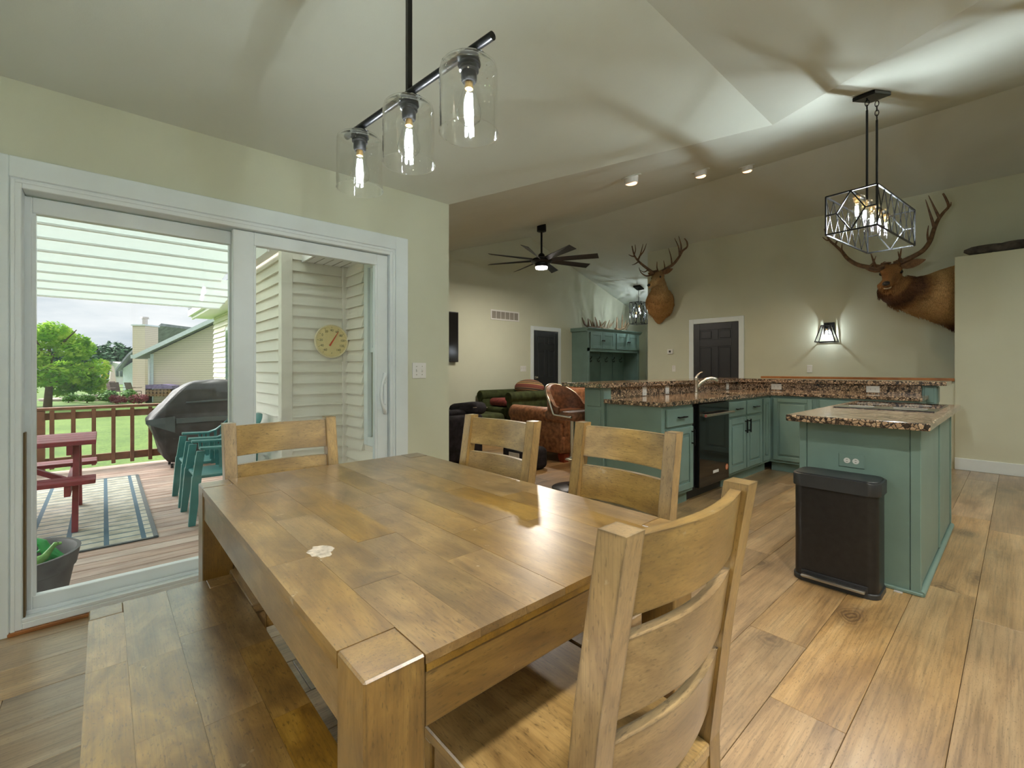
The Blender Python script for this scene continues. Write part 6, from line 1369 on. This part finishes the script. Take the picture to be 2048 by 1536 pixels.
def far_tree(px, d, w, zt, seed, label, mat='leaf_far'):
    p = ground(px, d, GRZ); t = thing('distant_tree', label, 'tree', p, group='distant trees')
    obj('trunk', B().cyl(p, p+Vector((0, 0, zt*0.5)), 0.25, 0.15), 'bark', t)
    rg = random.Random(seed); bl = [(p+Vector((rg.uniform(-w, w)*0.7, rg.uniform(-w, w)*0.5, rg.uniform(zt*0.35, zt*0.85))), rg.uniform(0.28, 0.42)*w) for _ in range(14)]
    leaf_cloud('crown', t, bl, 2600, 0.45, mat, seed); return t
far_tree(205, 78, 4.6, 6.6, 1, 'dark green round tree left of the chimney, in the distance')
far_tree(247, 64, 3.6, 5.6, 2, 'dark green tree right behind the chimney')
far_tree(172, 92, 4.5, 5.0, 3, 'dark green distant tree just right of the shade tree')
far_tree(60, 92, 6, 6.0, 4, 'distant tree hidden behind the shade tree')
# neighbour's house (turned square to the view)
NH = 26.0
def nb(s, d, z): v_ = FW*d+RT*s; return Vector((v_.x, v_.y, z))
nh = thing('neighbour_house', 'tan siding house with a white gutter and tall chimney next door', 'house', nb(-17, NH, GRZ))
def nprism(pts, d0, d1):
    b = B(); q = [nb(s, d0, z) for s, z in pts]+[nb(s, d1, z) for s, z in pts]; n = len(pts); v_ = [b.bm.verts.new(p) for p in q]
    b.bm.faces.new(v_[:n][::-1]); b.bm.faces.new(v_[n:])
    for i in range(n): b.bm.faces.new((v_[i], v_[(i+1) % n], v_[n+(i+1) % n], v_[n+i]))
    return b
s0 = (303-1024)/910*NH
obj('gable_wall', nprism([(s0, GRZ), (-8, GRZ), (-8, 4.6), (-12.6, 5.75), (s0, 2.02)], NH, NH+9), 'far_siding', nh)
obj('roof', nprism([(s0-0.75, 1.72), (-12.6, 5.82), (-8, 4.7), (-8, 4.95), (-12.6, 6.10), (s0-0.75, 1.95)], NH-0.25, NH+9.3), 'roof_shingle', nh)
obj('rake_board', nprism([(s0-0.75, 1.72), (-12.6, 5.82), (-12.6, 6.08), (s0-0.75, 1.95)], NH-0.31, NH-0.25), 'house_trim', nh)
obj('gutter', nprism([(s0-0.95, 1.74), (s0-0.72, 1.74), (s0-0.72, 1.94), (s0-0.95, 1.94)], NH-0.3, NH+9.3), 'house_trim', nh)
obj('corner_board', nprism([(s0-0.04, GRZ), (s0+0.12, GRZ), (s0+0.12, 2.0), (s0-0.04, 2.0)], NH-0.04, NH+0.1), 'house_trim', nh)
obj('downspout', nprism([(s0-0.14, GRZ), (s0-0.05, GRZ), (s0-0.05, 1.75), (s0-0.14, 1.75)], NH-0.08, NH+0.02), 'house_white', nh)
w_ = obj('side_window', nprism([(s0-0.05, 0.1), (s0-0.01, 0.1), (s0-0.01, 1.3), (s0-0.05, 1.3)], NH+1.4, NH+2.6), 'house_white', nh); obj('pane', nprism([(s0-0.06, 0.18), (s0-0.05, 0.18), (s0-0.05, 1.22), (s0-0.06, 1.22)], NH+1.5, NH+2.5), 'window_glass', w_)
cs = (265-1024)/910*29.5; ce = (290-1024)/910*29.5
ch_ = obj('chimney', nprism([(cs, GRZ), (ce, GRZ), (ce, 3.95), (cs, 3.95)], 29.5, 30.6), 'far_siding', nh)
obj('chimney_cap', nprism([(cs-0.06, 3.95), (ce+0.06, 3.95), (ce+0.06, 4.03), (cs-0.06, 4.03)], 29.45, 30.65), 'house_trim', ch_)
fm = (cs+ce)/2
obj('flue', B().cyl(nb(fm, 30.0, 4.03), nb(fm, 30.0, 4.45), 0.14), 'steel', ch_); obj('flue_cap', B().cyl(nb(fm, 30.0, 4.45), nb(fm, 30.0, 4.56), 0.23, 0.20), 'steel', ch_)
# second and third houses beyond
h2 = thing('distant_house', 'low white house with a dark grey roof in the distance', 'house', nb(-46, 55, GRZ))
obj('wall', nprism([((188-1024)/910*55, GRZ), ((250-1024)/910*55, GRZ), ((250-1024)/910*55, 1.6), ((222-1024)/910*55, 2.0), ((188-1024)/910*55, 0.6)], 55, 62), 'house_white', h2)
obj('roof', nprism([((183-1024)/910*55, 0.55), ((206-1024)/910*55, 1.85), ((226-1024)/910*55, 2.05), ((224-1024)/910*55, 1.7), ((203-1024)/910*55, 0.6)], 54.5, 55), 'roof_shingle', h2)
for k, pxw in enumerate((214, 224, 233, 241)):
    obj('window', nprism([((pxw-1024)/910*55, 0.2), ((pxw+4-1024)/910*55, 0.2), ((pxw+4-1024)/910*55, 0.9), ((pxw-1024)/910*55, 0.9)], 54.9, 55.0), 'window_glass', h2)
h3 = thing('distant_house', 'pale blue house beyond the chimney', 'house', nb(-30, 36, GRZ))
obj('wall', nprism([((246-1024)/910*36, GRZ), ((300-1024)/910*36, GRZ), ((300-1024)/910*36, 2.6), ((246-1024)/910*36, 1.2)], 36, 42), 'house_trim', h3)
obj('roof', nprism([((240-1024)/910*36, 0.95), ((262-1024)/910*36, 2.05), ((330-1024)/910*36, 4.5), ((330-1024)/910*36, 4.7), ((262-1024)/910*36, 2.25), ((240-1024)/910*36, 1.15)], 35.6, 42), 'roof_shingle', h3)
# garden in front of the neighbour
rw = thing('retaining_wall', 'low grey block retaining wall in the neighbouring garden', 'wall', ground(170, 26.5, GRZ))
bb_ = None
for r_ in range(2):
    for k in range(9):
        s = (132-1024)/910*26.5+0.24*k+(0.12 if r_ else 0); obj('block', nprism([(s, GRZ+0.2*r_), (s+0.225, GRZ+0.2*r_), (s+0.225, GRZ+0.2*r_+0.19), (s, GRZ+0.2*r_+0.19)], 26.5, 26.8), 'stone_block', rw)
def shrub(px, d, r, label, mat, seed, n=900, hz=1.0, size=0.05):
    p = ground(px, d, GRZ); t = thing('garden_shrub', label, 'shrub', p)
    rg = random.Random(seed); obj('stem', B().cyl(p, p+Vector((0, 0, r)), 0.03, 0.015), 'bark', t)
    leaf_cloud('foliage', t, [(p+Vector((rg.uniform(-r, r)*0.6, rg.uniform(-r, r)*0.6, r*hz*rg.uniform(0.5, 0.95))), r*0.55) for _ in range(9)], n, size, mat, seed); return t
shrub(137, 25.6, 0.42, 'clipped green shrub nearer the shade tree, by the block wall', 'leaf_hedge', 41)
shrub(174, 25.4, 0.40, 'clipped green shrub in front of the patio chairs', 'leaf_hedge', 42)
shrub(222, 25.6, 0.55, 'loose green lily clump beside the patio', 'leaf_hedge', 43, size=0.09)
shrub(262, 26.0, 0.55, 'green lily clump nearest the tan house', 'leaf_hedge', 44, size=0.09)
shrub(236, 24.6, 0.40, 'low red leaved shrub at the bed edge', 'leaf_red', 45)
shrub(278, 24.5, 0.42, 'low red leaved shrub below the lily clump', 'leaf_red', 46)
tag(obj('mulch_bed', B().lathe([(1.15, 0), (1.0, 0.05), (0.0, 0.08)], ground(255, 23.2, GRZ), 28, cap=False, sy=0.8), 'mulch'), 'brown mulch bed along the tan house', 'garden bed')
def pchair(px, d, rz, label):
    p = ground(px, d, GRZ+0.12); t = thing('patio_chair', label, 'chair', p, rz, 'brown sling chairs on the neighbouring patio')
    obj('seat', B().box(-0.25, 0.25, -0.25, 0.25, 0.38, 0.42), 'patio_brown', t, world=False)
    obj('back', B().hull8([(-0.25, 0.22, 0.42), (0.25, 0.22, 0.42), (0.25, 0.25, 0.42), (-0.25, 0.25, 0.42), (-0.25, 0.38, 0.95), (0.25, 0.38, 0.95), (0.25, 0.41, 0.95), (-0.25, 0.41, 0.95)]), 'patio_brown', t, world=False)
    for x in (-0.25, 0.25):
        for y_ in (-0.25, 0.25): obj('leg', B().cyl((x, y_, 0), (x, y_, 0.40), 0.02), 'patio_brown', t, world=False)
        obj('arm', B().obox((x, -0.28, 0.62), (x, 0.30, 0.62), 0.05, 0.03), 'patio_brown', t, world=False)
struct('patio_slab', B().lathe([(3.4, 0), (3.4, 0.12)], ground(228, 29.2, GRZ), 28, sy=0.6), 'stone_block')
pchair(190, 28.0, 0.2, 'brown patio chair nearest the block wall'); pchair(212, 29.6, -0.7, 'brown patio chair turned towards the tan house'); pchair(236, 27.9, 0.5, 'brown patio chair left of the lily clumps'); pchair(268, 28.0, 2.2, 'brown lounge chair leaning by the tan house')
def umb(px, d, h, mat, label):
    p = ground(px, d, GRZ); t = thing('closed_umbrella', label, 'umbrella', p)
    obj('pole', B().cyl(p, p+Vector((0, 0, h)), 0.025), 'patio_brown', t)
    obj('canopy', B().lathe([(0.05, h), (0.10, h*0.9), (0.20, h*0.5), (0.17, h*0.40), (0.05, h*0.38)], p, 8), mat, t, smooth=30)
umb(225, 31, 2.1, 'umbrella_cloth', 'closed cream patio umbrella'); umb(209, 40, 2.5, 'umbrella_yellow', 'closed yellow patio umbrella further away')
ws = thing('firewood_rack', 'firewood stack under a purple tarp against the tan house', 'firewood', nb(s0+0.9, NH-0.5, GRZ))
obj('tarp', nprism([(s0+0.25, 0.05), (s0+1.75, 0.05), (s0+1.75, 0.22), (s0+1.2, 0.30), (s0+0.25, 0.26)], NH-0.75, NH-0.2), 'tarp_purple', ws)
for k in range(7): obj('log', B().cyl(nb(s0+0.35+0.2*k, NH-0.72, -0.10), nb(s0+0.35+0.2*k, NH-0.25, -0.10), 0.095), 'antler_pale', ws)
for k in range(7): obj('log', B().cyl(nb(s0+0.35+0.2*k, NH-0.72, -0.29), nb(s0+0.35+0.2*k, NH-0.25, -0.29), 0.095), 'antler_pale', ws)
obj('rack', nprism([(s0+0.22, GRZ), (s0+0.27, GRZ), (s0+0.27, 0.05), (s0+0.22, 0.05)], NH-0.7, NH-0.3), 'black_paint', ws)
obj('rack', nprism([(s0+1.7, GRZ), (s0+1.75, GRZ), (s0+1.75, 0.05), (s0+1.7, 0.05)], NH-0.7, NH-0.3), 'black_paint', ws)
